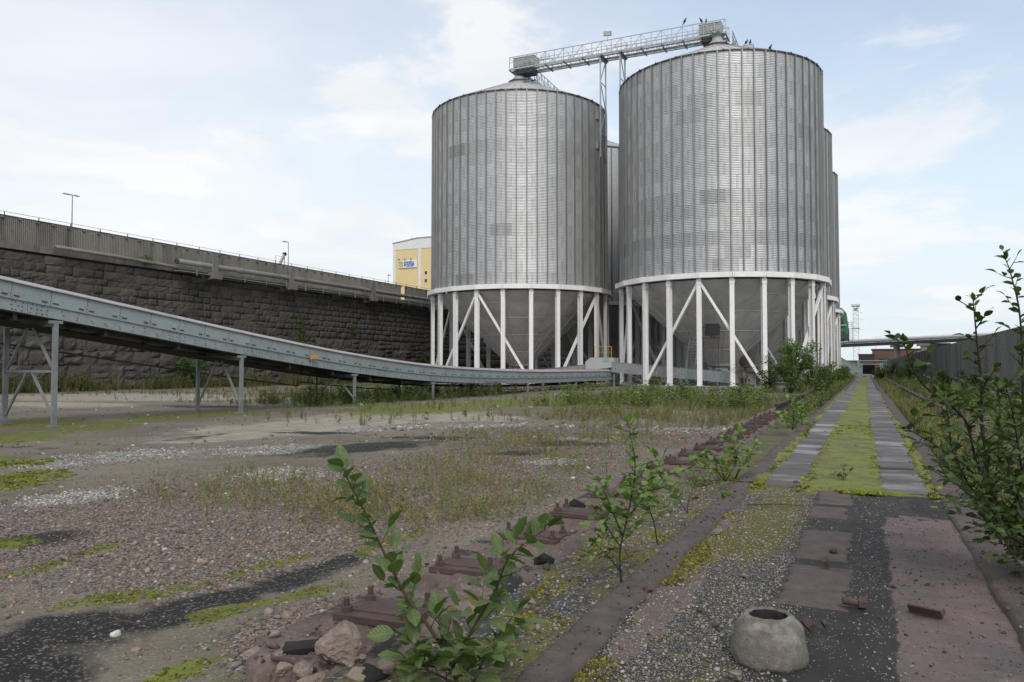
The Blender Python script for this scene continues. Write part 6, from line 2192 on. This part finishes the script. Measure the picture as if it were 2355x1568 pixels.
# sallow in front of the broken track end
sapling('sallow_shrub', 'broad-leaved young shrub growing at the broken end of the track', 'shrub', [
    pth((1058, 1602, 3.92), (1035, 1520, 3.92), (985, 1440, 3.9), (930, 1365, 3.88), (880, 1265, 3.85), (840, 1180, 3.8), (808, 1120, 3.78), (788, 1075, 3.76)),
    pth((1040, 1535, 3.92), (1090, 1440, 3.88), (1140, 1355, 3.85), (1165, 1290, 3.8), (1205, 1250, 3.76), (1262, 1212, 3.72)),
    pth((1075, 1602, 3.95), (1120, 1500, 4.0), (1165, 1435, 4.02), (1192, 1400, 4.05)),
    pth((1040, 1545, 3.92), (985, 1510, 3.85), (945, 1475, 3.8)),
    pth((1046, 1560, 3.92), (1085, 1530, 3.8), (1125, 1500, 3.74)),
    pth((1052, 1575, 3.93), (1000, 1548, 3.86), (960, 1535, 3.8)),
], 'willow', .125, .0115, .036, (.10, .25), .055, .14, seed=3, bare=.04, maxobj=300)
# young birch on the kerb
sapling('birch_sapling', 'bright green birch sapling growing beside the left kerb', 'sapling', [
    pth((1428, 1338, 5.9), (1425, 1270, 5.9), (1440, 1200, 5.9), (1456, 1120, 5.92), (1460, 1060, 5.95), (1450, 1005, 5.96), (1442, 968, 5.98)),
    pth((1512, 1252, 6.35), (1504, 1205, 6.33), (1492, 1150, 6.3), (1520, 1090, 6.3), (1502, 1040, 6.3)),
    pth((1430, 1230, 5.9), (1402, 1160, 5.84), (1378, 1105, 5.8)),
    pth((1452, 1140, 5.9), (1505, 1125, 5.85), (1548, 1118, 5.8)),
    pth((1428, 1315, 5.9), (1395, 1275, 5.8), (1362, 1245, 5.72)),
    pth((1440, 1190, 5.9), (1475, 1150, 6.0), (1500, 1100, 6.05)),
    pth((1428, 1260, 5.9), (1395, 1210, 6.05), (1380, 1170, 6.1)),
], 'birch', .070, .0085, .032, (.12, .28), .038, .24, seed=5, bark='bark_dark', bare=.04)
sapling('track_sapling', 'low leafy sapling in the channel where the paving slabs begin', 'sapling', [
    pth((1668, 1108, 11.4), (1655, 1070, 11.4), (1625, 1040, 11.3), (1605, 1060, 11.2)), pth((1668, 1108, 11.4), (1690, 1060, 11.4), (1700, 985, 11.5)), pth((1690, 1100, 11.5), (1720, 1050, 11.5), (1738, 1020, 11.6)),
    pth((1668, 1108, 11.4), (1640, 1080, 11.2), (1590, 1075, 11.0)), pth((1690, 1100, 11.5), (1700, 1060, 11.4), (1672, 1010, 11.4))],
    'birch', .10, .010, .055, (.14, .34), .065, .15, seed=8, bark='bark_dark', maxobj=300)
sapling('track_sapling', 'dense upright sapling in the channel beside the rail end', 'sapling', [
    pth((1822, 988, 19.4), (1824, 950, 19.4), (1820, 912, 19.4)), pth((1822, 988, 19.4), (1838, 960, 19.3), (1846, 940, 19.3)), pth((1822, 988, 19.4), (1808, 965, 19.3), (1800, 950, 19.2))],
    'birch', .125, .012, .06, (.16, .32), .06, .05, seed=9, bark='bark_dark', maxobj=150)
sapling('track_sapling', 'thin sapling with few leaves between the kerb and the track plates', 'sapling', [
    pth((1580, 1180, 7.9), (1585, 1140, 7.9), (1600, 1105, 7.95), (1590, 1085, 8.0)), pth((1580, 1180, 7.9), (1555, 1140, 7.8), (1535, 1125, 7.8)), pth((1600, 1120, 7.9), (1640, 1115, 7.8), (1660, 1135, 7.75))],
    'willow', .095, .006, .055, (.08, .18), .07, .25, seed=12, maxobj=120, bare=.1)
sapling('leafy_weed', 'small leafy weed standing on the bright moss strip', 'weed', [
    [Vector((-.30, 11.75, WZ)), Vector((-.30, 11.76, WZ + .08)), Vector((-.29, 11.76, WZ + .20))], [Vector((-.30, 11.75, WZ)), Vector((-.25, 11.75, WZ + .10)), Vector((-.22, 11.74, WZ + .15))], [Vector((-.30, 11.75, WZ)), Vector((-.36, 11.74, WZ + .06)), Vector((-.40, 11.73, WZ + .09))]],
    'willow', .10, .004, .05, (.03, .05), .06, .2, seed=14, maxobj=40)
# big alder on the right
RB_ = Vector((2.05, 7.3, -.1))
d0 = 5.85
stemsR = [
    [RB_] + pth((2330, 1215, d0), (2262, 1010, d0), (2256, 880, d0), (2246, 785, d0 - .05), (2237, 690, d0 - .1)),
    [RB_ + Vector((.1, -.1, 0))] + pth((2325, 1190, d0), (2250, 1075, d0 - .2), (2218, 965, d0 - .3), (2140, 900, d0 - .5), (2112, 872, d0 - .55), (2089, 823, d0 - .6), (2077, 782, d0 - .6)),
    [RB_ + Vector((.15, 0, 0))] + pth((2345, 1150, d0 + .1), (2352, 960, d0 + .1), (2346, 740, d0), (2325, 635, d0), (2312, 597, d0)),
    [RB_ + Vector((.05, .1, 0))] + pth((2320, 1200, d0), (2240, 1090, d0 - .3), (2160, 1030, d0 - .5), (2085, 985, d0 - .6)),
    [RB_ + Vector((.1, .1, 0))] + pth((2340, 1180, d0 + .3), (2390, 1000, d0 + .3), (2400, 850, d0 + .4)),
    [RB_ + Vector((0, -.1, 0))] + pth((2335, 1240, d0), (2290, 1130, d0 + .3), (2300, 980, d0 + .5), (2290, 860, d0 + .6)),
    [RB_ + Vector((.1, -.2, 0))] + pth((2350, 1250, d0 - .3), (2280, 1170, d0 - .6), (2220, 1130, d0 - .8), (2170, 1090, d0 - .9)),
    [RB_ + Vector((.2, -.1, 0))] + pth((2380, 1200, d0 - .2), (2350, 1080, d0 - .5), (2330, 960, d0 - .7), (2310, 880, d0 - .8)),
    [RB_ + Vector((.1, .2, 0))] + pth((2300, 1180, d0 + .2), (2200, 1060, d0 + .2), (2180, 960, d0 + .2), (2170, 900, d0 + .2)),
]
sapling('alder_shrub', 'large leafy shrub leaning over the right side of the walkway', 'shrub', stemsR, 'alder', .080, .018, .038, (.22, .50), .078, .2, seed=21, bark='bark_dark', maxobj=300, tintc=((.05, .085, .022), (.075, .115, .03), (.04, .065, .018)))


# ------------------------------------------------------------------ bushes with leafy crowns
def bush(name, label, loc, h, w, n, leaf, tint, category='bush', group=None, stems=5, low=.12, bark='bark_dark', seed=0, airy=.5):
    g = np.random.default_rng(seed + 500)
    root = empty(name, loc, 0, label, category, group)
    P, D = [], []
    sm = MB()
    nb = stems * 5
    cl = []
    for s in range(stems):
        a = g.uniform(0, 6.28); r = w * .5 * g.uniform(.25, .9)
        top = np.array([math.cos(a) * r, math.sin(a) * r, h * g.uniform(.68, 1.0) * (1 - .25 * (r / (w * .5)) ** 2)])
        mid = np.array([top[0] * .35, top[1] * .35, top[2] * .5])
        sm.tube([(0, 0, -.05), mid, top], [.012 * h + .006, .008 * h + .004, .004], 6)
        for k in range(6):
            t = g.uniform(low + .1, 1.0)
            c = mid * 2 * t if t < .5 else mid + (top - mid) * (t - .5) * 2
            d = np.array([g.normal(), g.normal(), g.normal(0, .4) + .2]); d /= np.linalg.norm(d)
            e = c + d * w * .22 * g.uniform(.4, 1.1) * (1.15 - t * .6)
            sm.tube([c, (c + e) / 2 + (0, 0, .02), e], [.004 * h + .003, .003, .002], 5)
            cl.append((e, w * g.uniform(.07, .16) * (1.2 - .5 * t)))
            cl.append(((c + e) / 2, w * g.uniform(.06, .12)))
    sm.build('trunk', M[bark], root)
    idx = g.integers(0, len(cl), n)
    C = np.array([c[0] for c in cl])[idx]; Rr = np.array([c[1] for c in cl])[idx]
    q = g.normal(0, 1, (n, 3)); q /= np.linalg.norm(q, axis=1, keepdims=True)
    pos = C + q * (Rr * g.random(n) ** .45)[:, None] * (1, 1, .8)
    pos[:, 2] = np.maximum(pos[:, 2], .03 * h)
    d = q + g.normal(0, .5, (n, 3)) + (0, 0, .15)
    lv, lf = leaf_tpl(.62, .2)
    V, F = stamp(lv, lf, pos, frames(d, g.normal(0, .7, n)), leaf * g.uniform(.6, 1.2, n))
    T = np.repeat(np.array(tint)[g.integers(0, len(tint), n)] * g.uniform(.7, 1.3, (n, 1)), len(lv), 0)
    link('crown', np_mesh('crown', V, F, M['foliage'], False, T), root)
    return root


T_BIRCH = [(.12, .185, .05), (.095, .15, .04), (.155, .215, .065)]
T_DARK = [(.04, .075, .02), (.055, .09, .025), (.03, .055, .016)]
T_MID = [(.07, .115, .03), (.09, .13, .035), (.055, .09, .025)]
bush('birch_bush', 'bushy young birch in front of the silo leg beside the rail', (-4.75, 58, 0), 4.3, 4.3, 9500, .12, T_BIRCH, 'bush', stems=9, seed=1)
bush('birch_bush', 'lower bush to the right of the birch, over the rusted rail', (-3.1, 59, 0), 2.5, 2.8, 4200, .11, T_BIRCH, 'bush', stems=7, seed=2)
bush('dry_bush', 'brownish feathery bush at the foot of the silo braces', (-9.0, 66, 0), 2.1, 3.0, 1800, .08, [(.13, .085, .06), (.11, .09, .05), (.15, .10, .08)], 'bush', stems=9, seed=3)
bush('dark_bush', 'dark bush with yellow flowers left of the birch', (-6.6, 61, 0), 2.0, 2.4, 2600, .10, T_DARK + [(.10, .10, .02)], 'bush', stems=7, seed=4)
k = 0
for i, (x_, y_, h_, w_) in enumerate(((-2.3, 47, 1.3, 1.2), (-2.5, 66, 1.9, 1.9), (-2.6, 75, 1.5, 1.8), (-2.4, 84, 1.9, 2.2), (-2.6, 95, 1.9, 2.4), (-2.9, 108, 2.2, 3.0), (-2.7, 124, 2.3, 3.4), (-3.2, 142, 2.8, 4.2))):
    bush('track_bush', 'one of the green bushes lining the walkway on the silo side', (x_, y_, 0), h_, w_, 1700, .09 + y_ * .0006, T_BIRCH + T_MID, 'bush', 'bushes lining the walkway on the silo side', stems=7, seed=20 + i)
for i, (x_, y_, h_, w_) in enumerate(((1.75, 118, 1.8, 2.0), (2.0, 132, 2.3, 3.0), (3.6, 150, 3.0, 4.5), (4.3, 100, 2.0, 3.0), (5.2, 62, 1.7, 2.4), (5.6, 48, 1.6, 2.2))):
    bush('verge_bush', 'one of the darker bushes between the walkway and the concrete wall', (x_, y_, 0), h_, w_, 1700, .09 + y_ * .0006, T_DARK + T_MID, 'bush', 'bushes between walkway and concrete wall', stems=7, seed=40 + i)
bush('wall_bush', 'round green bush at the foot of the stone wall behind the conveyor', (-55.6, 53.2, 0), 3.1, 3.6, 4200, .16, T_MID, 'bush', stems=9, seed=60)
bush('wall_bush', 'dark bush beside the leaning slab at the stone wall', (-54.8, 95.5, 0), 4.2, 4.6, 2600, .2, T_DARK + T_MID, 'bush', stems=9, seed=61)
bush('wall_bush', 'dark bush growing behind the silo legs near the stone wall', (-54.5, 112, 0), 4.4, 6, 2400, .22, T_DARK, 'bush', stems=9, seed=62)


def creeper(label, y, z, w, h, n, seed):
    g = np.random.default_rng(seed)
    root = empty('creeper', (WALLX + .3, y, z), 0, label, 'creeper')
    pos = np.stack([g.uniform(-.02, .22, n), g.normal(0, w * .3, n), -h * g.random(n)], 1)
    pos[:, 1] *= .5 + .8 * g.random(n)
    MB().tube([(0, 0, .1), (.1, .1, -h * .5), (.08, -.1, -h)], .02, 5).build('stem', M['bark_dark'], root)
    lv, lf = leaf_tpl(.7, .3)
    d = np.stack([np.full(n, .8), g.normal(0, .6, n), g.normal(-.4, .4, n)], 1)
    V, F = stamp(lv, lf, pos, frames(d, g.normal(0, .6, n)), .17 * g.uniform(.6, 1.2, n))
    T = np.repeat(np.array(T_MID + [(.12, .13, .04)])[g.integers(0, 4, n)], len(lv), 0)
    link('foliage', np_mesh('foliage', V, F, M['foliage'], False, T), root)


creeper('narrow green creeper hanging on the stone wall, left of a wider one', 62.2, 5.6, 1.2, 3.2, 260, 1)
creeper('wider green creeper hanging on the stone wall above the conveyor', 70.3, 7.9, 2.0, 3.6, 380, 2)
creeper('small tuft of green rooted in the stone wall under the last corbel', 80.0, 7.2, 1.6, 1.2, 120, 3)
creeper('tuft of grass on the coping where fence and stone wall meet', 49.5, 11.6, 1.6, .5, 110, 4)
